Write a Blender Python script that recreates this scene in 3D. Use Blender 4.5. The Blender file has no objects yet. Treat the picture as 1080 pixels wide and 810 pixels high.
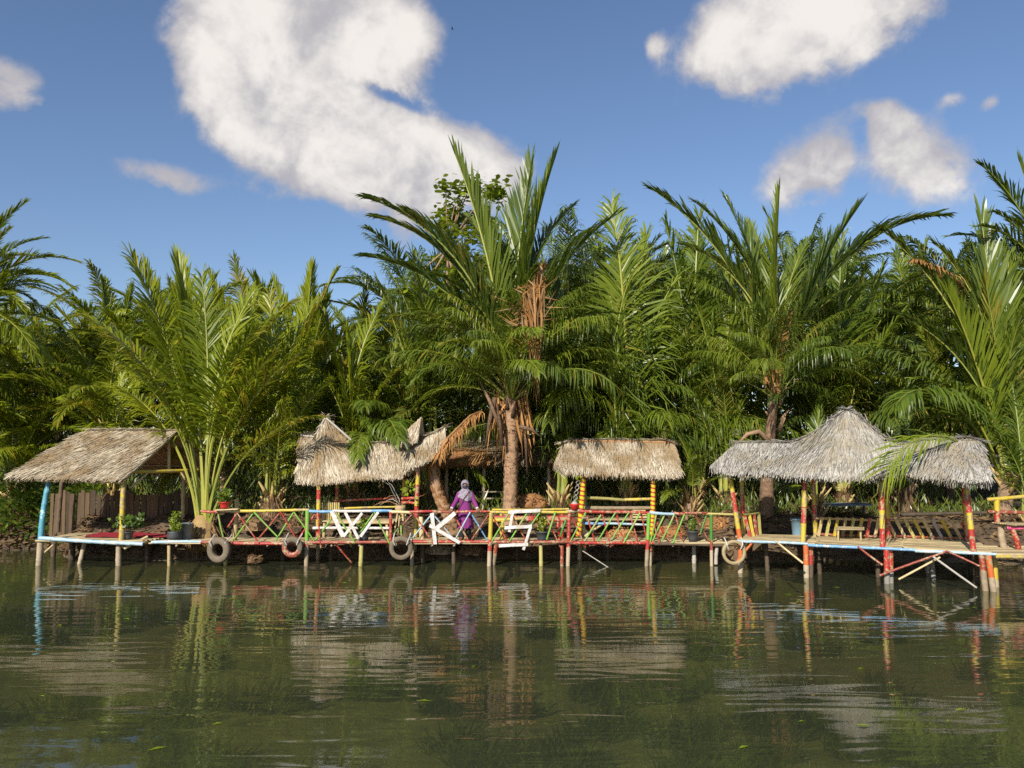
import bpy, math, random
from mathutils import Vector, Matrix, Quaternion
R = math.radians
random.seed(7)
SC = bpy.context.scene
COL = SC.collection

# ------------------------------------------------------------------ camera
F = 848.0                      # focal length in photo pixels (1080 wide)
PITCH = math.atan(65 / F)      # camera looks slightly up
CAMZ = 3.0
cam = bpy.data.cameras.new('camera')
cam.sensor_width = 36; cam.lens = F / 1080 * 36
cam.clip_start = 0.1; cam.clip_end = 3000
camo = bpy.data.objects.new('camera', cam); COL.objects.link(camo)
camo.location = (0, 0, CAMZ); camo.rotation_euler = (math.pi / 2 + PITCH, 0, 0)
SC.camera = camo

def P(px, py, D):
    """point at depth y = D seen at photo pixel (px, py)"""
    u = (px - 540) / F; v = (405 - py) / F
    s = D / (math.cos(PITCH) - v * math.sin(PITCH))
    return Vector((u * s, D, CAMZ + s * (math.sin(PITCH) + v * math.cos(PITCH))))

# ------------------------------------------------------------------ light
SUN_EL, SUN_AZ = 31.0, 205.0    # azimuth from +y towards +x : behind the camera, to the left
sv = Vector((math.sin(R(SUN_AZ)) * math.cos(R(SUN_EL)), math.cos(R(SUN_AZ)) * math.cos(R(SUN_EL)), math.sin(R(SUN_EL))))
sl = bpy.data.lights.new('sun', 'SUN'); sl.energy = 4.9; sl.angle = R(0.5); sl.color = (1.0, 0.94, 0.83)
so = bpy.data.objects.new('sun', sl); COL.objects.link(so)
so.rotation_euler = (-sv).to_track_quat('-Z', 'Y').to_euler(); so.location = sv * 60

SC.view_settings.view_transform = 'Standard'; SC.view_settings.look = 'None'
SC.view_settings.exposure = 0.32; SC.view_settings.gamma = 1.0; SC.view_settings.use_curve_mapping = False
SC.render.engine = 'CYCLES'
SC.cycles.max_bounces = 8; SC.cycles.transparent_max_bounces = 12
SC.cycles.diffuse_bounces = 6; SC.cycles.glossy_bounces = 3; SC.cycles.transmission_bounces = 4
SC.cycles.caustics_reflective = False; SC.cycles.caustics_refractive = False
SC.cycles.use_denoising = False

# ------------------------------------------------------------------ sky with clouds (world)
W = bpy.data.worlds.new('World'); SC.world = W; W.use_nodes = True
NT = W.node_tree; NT.nodes.clear()
class NB:
    def __init__(s, nt): s.nt = nt
    def new(s, t, **k):
        n = s.nt.nodes.new(t)
        for a, b in k.items(): setattr(n, a, b)
        return n
    def put(s, sock, v):
        if hasattr(v, 'is_output'): s.nt.links.new(v, sock)
        else: sock.default_value = v
    def m(s, op, *a, clamp=False):
        n = s.new('ShaderNodeMath', operation=op, use_clamp=clamp)
        for i, v in enumerate(a): s.put(n.inputs[i], v)
        return n.outputs[0]
    def mr(s, v, a, b, c=0.0, d=1.0, smooth=True):
        n = s.new('ShaderNodeMapRange', interpolation_type='SMOOTHSTEP' if smooth else 'LINEAR', clamp=True)
        for i, x in enumerate((v, a, b, c, d)): s.put(n.inputs[i], x)
        return n.outputs[0]
    def mix(s, f, a, b, bt='MIX'):
        n = s.new('ShaderNodeMix', data_type='RGBA', blend_type=bt)
        s.put(n.inputs[0], f)
        for sock, v in ((n.inputs[6], a), (n.inputs[7], b)):
            s.put(sock, v if hasattr(v, 'is_output') or len(v) == 4 else (*v, 1))
        return n.outputs[2]
    def noise(s, vec, scale, detail=4, rough=0.55, dist=0.0):
        n = s.new('ShaderNodeTexNoise')
        if vec is not None: s.nt.links.new(vec, n.inputs['Vector'])
        n.inputs['Scale'].default_value = scale; n.inputs['Detail'].default_value = detail
        n.inputs['Roughness'].default_value = rough; n.inputs['Distortion'].default_value = dist
        return n.outputs[0]
b = NB(NT)
sky = b.new('ShaderNodeTexSky', sky_type='NISHITA', sun_disc=False)
sky.sun_elevation = R(SUN_EL); sky.sun_rotation = R(SUN_AZ); sky.altitude = 0
sky.air_density = 1.0; sky.dust_density = 0.6; sky.ozone_density = 2.0
tc = b.new('ShaderNodeTexCoord'); sep = b.new('ShaderNodeSeparateXYZ'); NT.links.new(tc.outputs['Generated'], sep.inputs[0])
dx, dy, dz = sep.outputs
U = b.m('ARCTAN2', dx, dy); V = b.m('ARCSINE', dz)
n1 = b.noise(tc.outputs['Generated'], 9.0, 6, 0.6, 0.3)
n2 = b.noise(tc.outputs['Generated'], 3.6, 3, 0.5)
wu = b.m('ADD', U, b.m('MULTIPLY', b.m('SUBTRACT', n2, 0.5), 0.03))
wv = b.m('ADD', V, b.m('MULTIPLY', b.m('SUBTRACT', n1, 0.5), 0.03))
def uv(px, py):
    d = P(px, py, 10) - Vector((0, 0, CAMZ)); d.normalize()
    return math.atan2(d.x, d.y), math.asin(d.z)
# clouds: (x, y, half width, half height, tilt in degrees anticlockwise, weight)
BL = [(300, 22, 105, 62, -5, 1.0), (405, 50, 50, 46, -15, .9), (255, 100, 48, 50, 20, .9), (315, 140, 100, 48, -24, 1.0), (395, 186, 112, 46, -12, 1.0),
      (512, 178, 58, 40, -10, 1.0), (455, 165, 50, 40, -20, .7), (425, 30, 44, 34, -20, .7), (230, 40, 40, 50, 0, .6),
      (185, 190, 66, 17, -8, .85), (5, 82, 40, 22, -10, .95), (0, 110, 20, 14, 0, .5),
      (850, 20, 110, 52, 14, 1.0), (765, 50, 48, 44, 10, .9), (930, -20, 70, 40, 0, .9), (690, 45, 13, 13, 40, .62), (600, -15, 70, 18, 0, .45),
      (843, 182, 48, 36, 24, 1.0), (955, 168, 66, 44, -12, 1.0), (930, 122, 30, 18, -30, .6), (335, 108, 50, 34, -25, .3), (408, 100, 42, 7, -17, -.55), (425, 138, 62, 26, -18, .45), (906, 150, 10, 34, -10, -.35), (1003, 105, 13, 9, 0, .58), (1042, 108, 11, 8, 30, .58)]
tot = None
for (x, y, rx, ry, an, w) in BL:
    u0, v0 = uv(x, y); ru = rx / F * 0.88; rv = ry / F * 0.88; c, s_ = math.cos(R(an)), math.sin(R(an))
    du = b.m('SUBTRACT', wu, u0); dv = b.m('SUBTRACT', wv, v0)
    a1 = b.m('ADD', b.m('MULTIPLY', du, c / ru), b.m('MULTIPLY', dv, s_ / ru))
    a2 = b.m('ADD', b.m('MULTIPLY', du, -s_ / rv), b.m('MULTIPLY', dv, c / rv))
    q = b.m('ADD', b.m('MULTIPLY', a1, a1), b.m('MULTIPLY', a2, a2))
    e = b.m('MULTIPLY', b.m('EXPONENT', b.m('MULTIPLY', q, -0.8)), w)
    tot = e if tot is None else b.m('ADD', tot, e)
tot = b.m('MINIMUM', tot, 1.25)
# cumulus carrying on over the rest of the sky, outside the photographed part
far = b.mr(b.m('ADD', b.m('ABSOLUTE', U), b.m('MAXIMUM', b.m('SUBTRACT', V, 0.50), 0.0)), 0.72, 1.0)
ng = b.noise(tc.outputs['Generated'], 4.0, 2, 0.5)
gen = b.m('MULTIPLY', b.mr(ng, 0.52, 0.70), b.m('MULTIPLY', far, b.mr(dz, 0.03, 0.15)))
tot = b.m('MAXIMUM', tot, gen)
fine = b.noise(tc.outputs['Generated'], 20.0, 7, 0.62, 0.2)
dens = b.m('ADD', tot, b.m('ADD', b.m('MULTIPLY', b.m('SUBTRACT', n1, 0.5), 1.35), b.m('MULTIPLY', b.m('SUBTRACT', fine, 0.5), 0.85)))
mask = b.m('MULTIPLY', b.mr(dens, 0.33, 0.80), b.mr(tot, 0.10, 0.4))
n4 = b.noise(tc.outputs['Generated'], 13.0, 5, 0.6, 0.4)
body = b.mr(b.m('ADD', b.m('MULTIPLY', dens, 0.55), b.m('ADD', b.m('MULTIPLY', b.m('SUBTRACT', n4, 0.5), 1.1), b.m('MULTIPLY', b.m('SUBTRACT', n1, 0.5), 0.7))), 0.22, 0.85)
ccol = b.mix(body, (0.52, 0.50, 0.53), (0.98, 0.93, 0.87))
ccol = b.mix(1.0, ccol, (5.7, 5.7, 5.7), 'MULTIPLY')
skyc = b.mix(1.0, sky.outputs[0], (0.64, 0.67, 0.745), 'MULTIPLY')
fin = b.mix(b.m('MULTIPLY', mask, 0.95), skyc, ccol)
bg = b.new('ShaderNodeBackground'); bg.inputs[1].default_value = 0.135
NT.links.new(fin, bg.inputs[0])
ow = b.new('ShaderNodeOutputWorld'); NT.links.new(bg.outputs[0], ow.inputs[0])

# ------------------------------------------------------------------ materials
MATS = {}
def base_mat(name):
    m = bpy.data.materials.new(name); m.use_nodes = True
    n = NB(m.node_tree); p = m.node_tree.nodes['Principled BSDF']
    MATS[name] = m
    return m, n, p
def objrand(n): return n.new('ShaderNodeObjectInfo').outputs['Random']
def attr(n, nm='var'): return n.new('ShaderNodeAttribute', attribute_name=nm).outputs['Fac']
def coords(n, kind='Object', scale=(1, 1, 1)):
    t = n.new('ShaderNodeTexCoord'); mp = n.new('ShaderNodeMapping'); mp.inputs['Scale'].default_value = scale
    n.nt.links.new(t.outputs[kind], mp.inputs[0]); return mp.outputs[0]
def bump(n, p, h, strength=0.3, dist=0.02):
    bm = n.new('ShaderNodeBump'); bm.inputs['Strength'].default_value = strength; bm.inputs['Distance'].default_value = dist
    n.put(bm.inputs['Height'], h); n.nt.links.new(bm.outputs[0], p.inputs['Normal']); return bm
def worldpos(n, scale=(1, 1, 1)):
    g = n.new('ShaderNodeNewGeometry'); mp = n.new('ShaderNodeMapping'); mp.inputs['Scale'].default_value = scale
    n.nt.links.new(g.outputs['Position'], mp.inputs[0]); return mp.outputs[0]

def paint(name, col, wear=0.5, under=(0.36, 0.27, 0.15), rough=0.45):
    """oil paint on bamboo, worn through in patches"""
    m, n, p = base_mat(name)
    pos = worldpos(n)
    a = n.noise(pos, 14, 5, 0.65); c = n.noise(pos, 3.1, 2)
    w = n.mr(n.m('ADD', a, n.m('MULTIPLY', c, 0.5)), 0.98 - 0.22 * wear, 1.04 - 0.22 * wear)
    shade = n.mix(c, tuple(x * 0.72 for x in col), tuple(min(1, x * 1.15) for x in col))
    r = objrand(n)
    shade = n.mix(n.m('MULTIPLY', r, 0.35), shade, tuple(x * 0.6 + 0.02 for x in col))
    n.put(p.inputs['Base Color'], n.mix(w, shade, under)); p.inputs['Roughness'].default_value = rough
    bump(n, p, a, 0.25, 0.01)
    return m
def wood(name, c1, c2, rough=0.8, sc=6.0, stretch=(1, 1, 1)):
    m, n, p = base_mat(name)
    pos = worldpos(n, stretch)
    a = n.noise(pos, sc, 6, 0.7); c = n.noise(pos, sc * 6, 3, 0.6)
    f = n.m('ADD', n.m('MULTIPLY', a, 0.65), n.m('MULTIPLY', objrand(n), 0.35))
    col = n.mix(n.mr(f, 0.25, 0.75), c1, c2)
    n.put(p.inputs['Base Color'], col); p.inputs['Roughness'].default_value = rough
    bump(n, p, n.m('ADD', a, n.m('MULTIPLY', c, 0.5)), 0.5, 0.015)
    return m
def thatchmat(name, c1, c2, c3):
    m, n, p = base_mat(name)
    v = attr(n); pos = worldpos(n); a = n.noise(pos, 1.6, 3); g = n.noise(pos, 40, 2)
    col = n.mix(n.mr(v, 0.1, 0.9, smooth=False), c1, c2)
    col = n.mix(n.mr(n.m('ADD', a, n.m('MULTIPLY', v, 0.3)), 0.62, 0.85), col, c3)
    col = n.mix(n.m('MULTIPLY', g, 0.35), col, tuple(x * 0.55 for x in c1))
    n.put(p.inputs['Base Color'], col); p.inputs['Roughness'].default_value = 0.75
    p.inputs['Specular IOR Level'].default_value = 0.25
    return m
def leafmat(name, c_dark, c_light, c_old, old=0.12, trans=0.35, rough=0.36, spec=0.5):
    m = bpy.data.materials.new(name); m.use_nodes = True; MATS[name] = m
    n = NB(m.node_tree); p = m.node_tree.nodes['Principled BSDF']; out = m.node_tree.nodes['Material Output']
    v = attr(n); r = objrand(n)
    f = n.m('ADD', n.m('MULTIPLY', v, 0.5), n.m('MULTIPLY', r, 0.55))
    col = n.mix(n.mr(f, 0.15, 0.9, smooth=False), c_dark, c_light)
    o = n.mr(n.m('ADD', n.m('MULTIPLY', v, 0.6), n.m('MULTIPLY', n.m('FRACT', n.m('MULTIPLY', r, 7.31)), 0.6)), 1.02 - old, 1.16 - old)
    col = n.mix(o, col, c_old)
    n.put(p.inputs['Base Color'], col); p.inputs['Roughness'].default_value = rough
    p.inputs['Specular IOR Level'].default_value = spec
    t = n.new('ShaderNodeBsdfTranslucent')
    n.put(t.inputs[0], n.mix(0.5, col, (0.25, 0.30, 0.02), 'MIX'))
    mx = n.new('ShaderNodeMixShader'); mx.inputs[0].default_value = trans
    m.node_tree.links.new(p.outputs[0], mx.inputs[1]); m.node_tree.links.new(t.outputs[0], mx.inputs[2])
    m.node_tree.links.new(mx.outputs[0], out.inputs[0])
    return m
def plain(name, col, rough=0.6, var=0.25, sc=12.0, spec=0.4, bmp=0.2):
    m, n, p = base_mat(name)
    a = n.noise(worldpos(n), sc, 5, 0.6)
    n.put(p.inputs['Base Color'], n.mix(a, tuple(x * (1 - var) for x in col), tuple(min(1, x * (1 + var)) for x in col)))
    p.inputs['Roughness'].default_value = rough; p.inputs['Specular IOR Level'].default_value = spec
    if bmp: bump(n, p, a, bmp, 0.01)
    return m

RED = paint('paint_red', (0.44, 0.035, 0.024), 0.95)
DRED = paint('paint_dull_red', (0.30, 0.055, 0.03), 0.9)
GREEN = paint('paint_lime', (0.18, 0.42, 0.045), 0.9)
DGREEN = paint('paint_green', (0.06, 0.24, 0.03), 0.5)
YEL = paint('paint_yellow', (0.60, 0.45, 0.035), 1.0)
BLUE = paint('paint_blue', (0.16, 0.36, 0.60), 0.75, (0.55, 0.55, 0.52))
LBLUE = paint('paint_pale_blue', (0.36, 0.52, 0.62), 0.8, (0.6, 0.58, 0.5))
TEAL = paint('paint_teal', (0.10, 0.36, 0.45), 0.6, (0.45, 0.6, 0.62))
WHITE = paint('paint_white', (0.72, 0.70, 0.67), 1.1, (0.5, 0.44, 0.38))
PINK = paint('paint_pink', (0.62, 0.06, 0.20), 0.4)
ORANGE = paint('paint_orange', (0.62, 0.14, 0.03), 0.7)
BAM = wood('bamboo_dry', (0.36, 0.26, 0.12), (0.66, 0.52, 0.28), 0.55, 5)
BAMG = wood('bamboo_mossy', (0.26, 0.24, 0.07), (0.50, 0.42, 0.14), 0.6, 5)
POSTW = wood('post_wood', (0.24, 0.18, 0.11), (0.50, 0.40, 0.27), 0.8, 7)
SLAT = wood('slat_bamboo', (0.28, 0.21, 0.11), (0.58, 0.46, 0.26), 0.7, 4)
DARKW = wood('dark_wood', (0.055, 0.040, 0.026), (0.13, 0.09, 0.055), 0.85, 6)
FENCEW = wood('fence_wood', (0.05, 0.032, 0.018), (0.15, 0.095, 0.05), 0.9, 5, (1, 1, .25))
GREYW = wood('grey_wood', (0.24, 0.22, 0.19), (0.46, 0.42, 0.36), 0.8, 6)
TH_WARM = thatchmat('thatch_warm', (0.24, 0.18, 0.11), (0.78, 0.67, 0.49), (0.36, 0.25, 0.13))
TH_MID = thatchmat('thatch_straw', (0.24, 0.18, 0.115), (0.80, 0.70, 0.54), (0.36, 0.25, 0.13))
TH_GREY = thatchmat('thatch_silver', (0.20, 0.18, 0.15), (0.66, 0.62, 0.55), (0.40, 0.34, 0.24))
TH_BROWN = thatchmat('thatch_brown', (0.28, 0.13, 0.05), (0.58, 0.33, 0.13), (0.26, 0.12, 0.05))
TH_DARK = thatchmat('thatch_old', (0.20, 0.15, 0.09), (0.40, 0.31, 0.20), (0.25, 0.16, 0.08))
LF_Y = leafmat('leaf_yellowgreen', (0.135, 0.19, 0.012), (0.38, 0.42, 0.02), (0.42, 0.30, 0.03), 0.16, 0.46)
LF_M = leafmat('leaf_green', (0.08, 0.135, 0.016), (0.25, 0.31, 0.026), (0.33, 0.28, 0.04), 0.12, 0.42)
LF_D = leafmat('leaf_deep', (0.058, 0.10, 0.020), (0.185, 0.24, 0.034), (0.26, 0.21, 0.04), 0.07, 0.36, 0.33, 0.6)
LF_DRY = leafmat('leaf_dry', (0.24, 0.105, 0.035), (0.54, 0.28, 0.10), (0.32, 0.22, 0.12), 0.1, 0.2, 0.7, 0.2)
LF_LIME = leafmat('leaf_lime', (0.13, 0.20, 0.012), (0.30, 0.36, 0.02), (0.40, 0.35, 0.03), 0.1, 0.4)
LF_BROAD = leafmat('leaf_broad', (0.06, 0.12, 0.018), (0.19, 0.27, 0.03), (0.30, 0.30, 0.04), 0.1, 0.35)
LITTER = thatchmat('leaf_litter', (0.10, 0.06, 0.03), (0.34, 0.21, 0.10), (0.17, 0.10, 0.05))
RAC_Y = wood('petiole_yellow', (0.16, 0.19, 0.025), (0.35, 0.34, 0.055), 0.45, 3)
RAC_G = wood('petiole_green', (0.16, 0.20, 0.03), (0.32, 0.31, 0.05), 0.45, 3)
RAC_D = wood('petiole_dry', (0.28, 0.13, 0.05), (0.48, 0.27, 0.12), 0.7, 4)
TRUNK = wood('palm_trunk', (0.07, 0.045, 0.028), (0.33, 0.22, 0.13), 0.9, 8, (1, 1, 1.6))
TRUNKR = wood('palm_trunk_reddish', (0.075, 0.042, 0.025), (0.36, 0.22, 0.125), 0.9, 8, (1, 1, 1.4))
BASEY = wood('palm_base', (0.30, 0.19, 0.07), (0.55, 0.40, 0.16), 0.75, 5)
ROPE = plain('rope', (0.55, 0.53, 0.48), 0.8)
RUBBER = plain('tyre_rubber', (0.16, 0.125, 0.085), 0.85, 0.45, 9)
RUBTAN = plain('tyre_tan', (0.36, 0.28, 0.15), 0.75, 0.3, 9)
POTD = plain('pot_dark', (0.055, 0.058, 0.062), 0.55, 0.35, 10)
POTR = plain('pot_red', (0.55, 0.03, 0.03), 0.4, 0.15)
BUCKET = plain('bucket_grey', (0.17, 0.19, 0.20), 0.5, 0.2)
BUCKETB = plain('bucket_blue', (0.16, 0.26, 0.34), 0.5, 0.2)
SOIL = plain('soil', (0.07, 0.045, 0.028), 0.95, 0.4, 30)
WICKER = wood('wicker', (0.30, 0.20, 0.10), (0.52, 0.38, 0.20), 0.75, 20)
CLOTHR = plain('cloth_red', (0.32, 0.018, 0.03), 0.85, 0.25)
TARP = plain('tarp_blue', (0.10, 0.15, 0.22), 0.6, 0.3)

# spiral painted posts
m, n, p = base_mat('paint_spiral')
ps = n.new('ShaderNodeTexCoord').outputs['Object']; se = n.new('ShaderNodeSeparateXYZ'); n.nt.links.new(ps, se.inputs[0])
an = n.m('DIVIDE', n.m('ARCTAN2', se.outputs[1], se.outputs[0]), 2 * math.pi)
st = n.m('FRACT', n.m('ADD', an, n.m('MULTIPLY', se.outputs[2], 15.0)))
sp = n.mr(st, 0.60, 0.66)
gr = n.noise(worldpos(n), 18, 4)
n.put(p.inputs['Base Color'], n.mix(n.mr(gr, 0.62, 0.75), n.mix(sp, (0.62, 0.46, 0.02), (0.42, 0.03, 0.02)), (0.36, 0.27, 0.14)))
p.inputs['Roughness'].default_value = 0.5
SPIRAL = m

# ------------------------------------------------------------------ mesh helpers
class MB:
    def __init__(s): s.v = []; s.f = []; s.m = []; s.a = []
    def add(s, vs, fs, mat=0, var=None):
        o = len(s.v); s.v.extend(vs)
        if var is None: var = random.random()
        for f in fs:
            s.f.append(tuple(i + o for i in f)); s.m.append(mat); s.a.append(var)
    def tube(s, pts, rads, n=8, mat=0, var=None, cap=True):
        pts = [Vector(q) for q in pts]; o = []; fs = []
        up = Vector((0, 0, 1)); x = None
        for i, q in enumerate(pts):
            d = (pts[min(i + 1, len(pts) - 1)] - pts[max(i - 1, 0)]).normalized()
            if x is None:
                x = d.cross(Vector((0, 1, 0)) if abs(d.y) < 0.9 else Vector((1, 0, 0))).normalized()
            else:
                x = (x - d * x.dot(d)).normalized()
            y = d.cross(x)
            r = rads[i] if isinstance(rads, (list, tuple)) else rads
            for k in range(n):
                a = 2 * math.pi * k / n
                o.append(q + x * (math.cos(a) * r) + y * (math.sin(a) * r))
        for i in range(len(pts) - 1):
            for k in range(n):
                k2 = (k + 1) % n
                fs.append((i * n + k, i * n + k2, (i + 1) * n + k2, (i + 1) * n + k))
        if cap:
            fs.append(tuple(range(n - 1, -1, -1))); fs.append(tuple(range((len(pts) - 1) * n, len(pts) * n)))
        s.add(o, fs, mat, var)
    def lathe(s, c, prof, n=16, mat=0, sx=1, sy=1, wob=0, cap=True, var=None):
        o = []; fs = []
        for (r, z) in prof:
            for k in range(n):
                a = 2 * math.pi * k / n; rr = r * (1 + wob * math.sin(a * 5 + z * 20))
                o.append(Vector(c) + Vector((math.cos(a) * rr * sx, math.sin(a) * rr * sy, z)))
        for i in range(len(prof) - 1):
            for k in range(n):
                k2 = (k + 1) % n
                fs.append((i * n + k, i * n + k2, (i + 1) * n + k2, (i + 1) * n + k))
        if cap:
            fs.append(tuple(range(n - 1, -1, -1))); fs.append(tuple(range((len(prof) - 1) * n, len(prof) * n)))
        s.add(o, fs, mat, var)
    def bar(s, p0, p1, w, h, up=(0, 0, 1), mat=0, var=None):
        p0 = Vector(p0); p1 = Vector(p1); d = (p1 - p0).normalized(); u = Vector(up)
        if abs(d.dot(u.normalized())) > 0.98: u = Vector((0, 1, 0))
        x = d.cross(u).normalized() * (w / 2); y = x.cross(d).normalized() * (h / 2)
        o = [p0 - x - y, p0 + x - y, p0 + x + y, p0 - x + y, p1 - x - y, p1 + x - y, p1 + x + y, p1 - x + y]
        s.add(o, [(0, 3, 2, 1), (4, 5, 6, 7), (0, 1, 5, 4), (1, 2, 6, 5), (2, 3, 7, 6), (3, 0, 4, 7)], mat, var)
    def mesh(s, name, mats, smooth=False):
        me = bpy.data.meshes.new(name); me.from_pydata([tuple(q) for q in s.v], [], s.f)
        for mm in mats: me.materials.append(mm)
        me.polygons.foreach_set('material_index', s.m)
        at = me.attributes.new('var', 'FLOAT', 'FACE'); at.data.foreach_set('value', s.a)
        if smooth: me.polygons.foreach_set('use_smooth', [True] * len(me.polygons))
        me.update(); return me
    def build(s, name, mats, parent=None, smooth=False):
        if not isinstance(mats, (list, tuple)): mats = [mats]
        if parent is not None:
            L = wloc(parent); s.v = [Vector(q) - L for q in s.v]
        o = bpy.data.objects.new(name, s.mesh(name, mats, smooth)); COL.objects.link(o)
        if parent is not None: o.parent = parent
        return o
def wloc(o):
    L = o.location.copy()
    while o.parent is not None:
        o = o.parent; L = L + o.location
    return L
def tag(o, label=None, cat=None, group=None, kind=None):
    if label: o['label'] = label
    if cat: o['category'] = cat
    if group: o['group'] = group
    if kind: o['kind'] = kind
    return o
def thing(name, loc, label, cat, group=None):
    o = bpy.data.objects.new(name, None); COL.objects.link(o); o.location = loc; o.empty_display_size = 0.2
    return tag(o, label, cat, group)

# shared bamboo pole meshes: unit radius, unit length along z, with slightly swollen nodes
POLES = {}
def pole_mesh(nodes, seed):
    if (nodes, seed) in POLES: return POLES[(nodes, seed)]
    rnd = random.Random(seed * 31 + nodes); mb = MB(); pts = []; rad = []
    ph = rnd.random() * 6; amp = rnd.uniform(0.1, 0.5)
    def c(z): return Vector((math.sin(ph + z * 3) * amp - math.sin(ph) * amp, math.cos(ph + z * 2.2) * amp - math.cos(ph) * amp, z))
    for i in range(nodes + 1):
        z = i / nodes
        if 0 < i < nodes:
            e = 0.025 / nodes * 3
            pts += [c(z - e), c(z), c(z + e)]; rad += [1.0, 1.13, 1.0]
        else: pts.append(c(z)); rad.append(1.0)
    o = []; fs = []; K = len(pts)
    for r, q in zip(rad, pts):
        r *= 1 - 0.12 * q.z
        for k in range(8): a = math.pi * k / 4; o.append(q + Vector((math.cos(a) * r, math.sin(a) * r, 0)))
    for i in range(K - 1):
        for k in range(8): k2 = (k + 1) % 8; fs.append((i * 8 + k, i * 8 + k2, i * 8 + 8 + k2, i * 8 + 8 + k))
    fs += [tuple(range(7, -1, -1)), tuple(range(K * 8 - 8, K * 8))]
    mb.add(o, fs)
    me = mb.mesh('pole', [None], True); POLES[(nodes, seed)] = me
    return me
def setmat(o, mats):
    for i, mm in enumerate(mats):
        o.material_slots[i].link = 'OBJECT'; o.material_slots[i].material = mm
def pole(name, p0, p1, r, mat, parent=None, node=0.33):
    p0 = Vector(p0); p1 = Vector(p1); d = p1 - p0; L = d.length
    nn = min((2, 3, 5, 8, 12, 18), key=lambda k: abs(k - L / node))
    o = bpy.data.objects.new(name, pole_mesh(nn, random.randint(0, 2))); COL.objects.link(o)
    o.rotation_mode = 'QUATERNION'; o.rotation_quaternion = d.to_track_quat('Z', 'Y') @ Quaternion((0, 0, 1), random.uniform(0, 6.28))
    o.scale = (r, r, L); setmat(o, [mat])
    if parent is not None: o.parent = parent; o.location = p0 - wloc(parent)
    else: o.location = p0
    return o
# shared plank / split bamboo slat meshes
BOX = None
def plank(name, p0, p1, w, h, mat, parent, up=(0, 0, 1)):
    """a board from p0 to p1; shared mesh with a slightly bowed, chipped outline"""
    global BOX
    if BOX is None:
        BOX = []
        for sd in range(4):
            rnd = random.Random(sd); mb = MB(); K = 5; vs = []; fs = []
            for i in range(K):
                z = i / (K - 1); w0 = 0.5 * rnd.uniform(0.88, 1.04); w1 = 0.5 * rnd.uniform(0.88, 1.04); bo = rnd.uniform(-.12, .12) if 0 < i < K - 1 else 0
                e0 = rnd.uniform(-.012, .012) if i in (0, K - 1) else 0
                vs += [Vector((-w0, -.5 + bo, z + e0)), Vector((w1, -.5 + bo, z - e0)), Vector((w1, .5 + bo, z - e0)), Vector((-w0, .5 + bo, z + e0))]
            for i in range(K - 1):
                for k in range(4):
                    k2 = (k + 1) % 4; fs.append((i * 4 + k, i * 4 + k2, i * 4 + 4 + k2, i * 4 + 4 + k))
            fs += [(3, 2, 1, 0), (K * 4 - 4, K * 4 - 3, K * 4 - 2, K * 4 - 1)]
            mb.add(vs, fs); BOX.append(mb.mesh('plank', [None]))
    p0 = Vector(p0); p1 = Vector(p1); d = p1 - p0; L = d.length; z = d.normalized(); u = Vector(up)
    if abs(z.dot(u.normalized())) > 0.98: u = Vector((0, 1, 0))
    x = u.cross(z).normalized(); y = z.cross(x)
    o = bpy.data.objects.new(name, random.choice(BOX)); COL.objects.link(o)
    o.rotation_mode = 'QUATERNION'; o.rotation_quaternion = Matrix((x, y, z)).transposed().to_quaternion()
    o.scale = (w, h, L); setmat(o, [mat])
    if parent is not None: o.parent = parent; o.location = p0 - wloc(parent)
    else: o.location = p0
    return o
def banded(name, p0, p1, r, bands, parent, n=10):
    """a pole painted in bands: bands = [(fraction of the length where it ends, material), ...]"""
    p0 = Vector(p0); p1 = Vector(p1); mats = []; mb = MB(); t0 = 0
    if -.12 < p0.z < .13:      # stands in the water: carry it down to the riverbed
        q = p0 + (p0 - p1) * ((p0.z + .72) / (p1.z - p0.z)); e = (p0 - q).length / (p1 - q).length; p0 = q; bands = [(e + (1 - e) * t, mm) for t, mm in bands]
    for (t1, mm) in bands:
        if mm not in mats: mats.append(mm)
        q = [p0.lerp(p1, t0 + (t1 - t0) * k / 3) for k in range(4)]
        mb.tube(q, [r, r * 0.98, r * .99, r * 1.05], n, mats.index(mm), None, False)
        t0 = t1
    d = (p1 - p0).normalized() * 0.002
    mb.tube([p0 - d, p0], r, n, 0); mb.tube([p1, p1 + d], r * .96, n, 0)
    return mb.build(name, mats, parent, True)
# ------------------------------------------------------------------ ground, riverbed, water
def sstep(t): t = max(0, min(1, t)); return t * t * (3 - 2 * t)
def shore(x):
    s = 21.55 + 0.25 * math.sin(x * 0.9) + 0.12 * math.sin(x * 2.3 + 1)
    s += 1.9 * sstep((-11.6 - x) / 1.8)
    s -= 0.55 * sstep((x - 4.0) / 3.0)
    return s
def gz(x, y):
    ys = shore(x)
    z = -0.78 + 1.80 * sstep((y - (ys - 1.05)) / 2.4)
    if y > ys + 1.3: z += 0.05 * min(y - ys - 1.3, 14)
    z += 0.05 * math.sin(x * 1.7 + y * 2.1) * math.cos(y * 1.3 - x * 0.7) + 0.03 * math.sin(x * 4.1 - y * 3.3)
    if y > 21: z += 0.10 * max(0, math.sin(x * 2.6 + 1.0) * math.sin(y * 2.2 + x)) * sstep((y - ys) / .6)
    return z
def axis(*segs):
    out = []
    for a, c, st in segs:
        k = a
        while k < c - 1e-6: out.append(k); k += st
    out.append(segs[-1][1]); return out
gxs = axis((-600, -60, 180), (-60, -22, 4), (-22, 22, 0.25), (22, 60, 4), (60, 600, 180))
gys = axis((-200, 0, 40), (0, 17, 1.0), (17, 27, 0.2), (27, 45, 1.5), (45, 905, 215))
mb = MB(); nx = len(gxs)
vs = [Vector((x, y, gz(x, y))) for y in gys for x in gxs]
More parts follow.
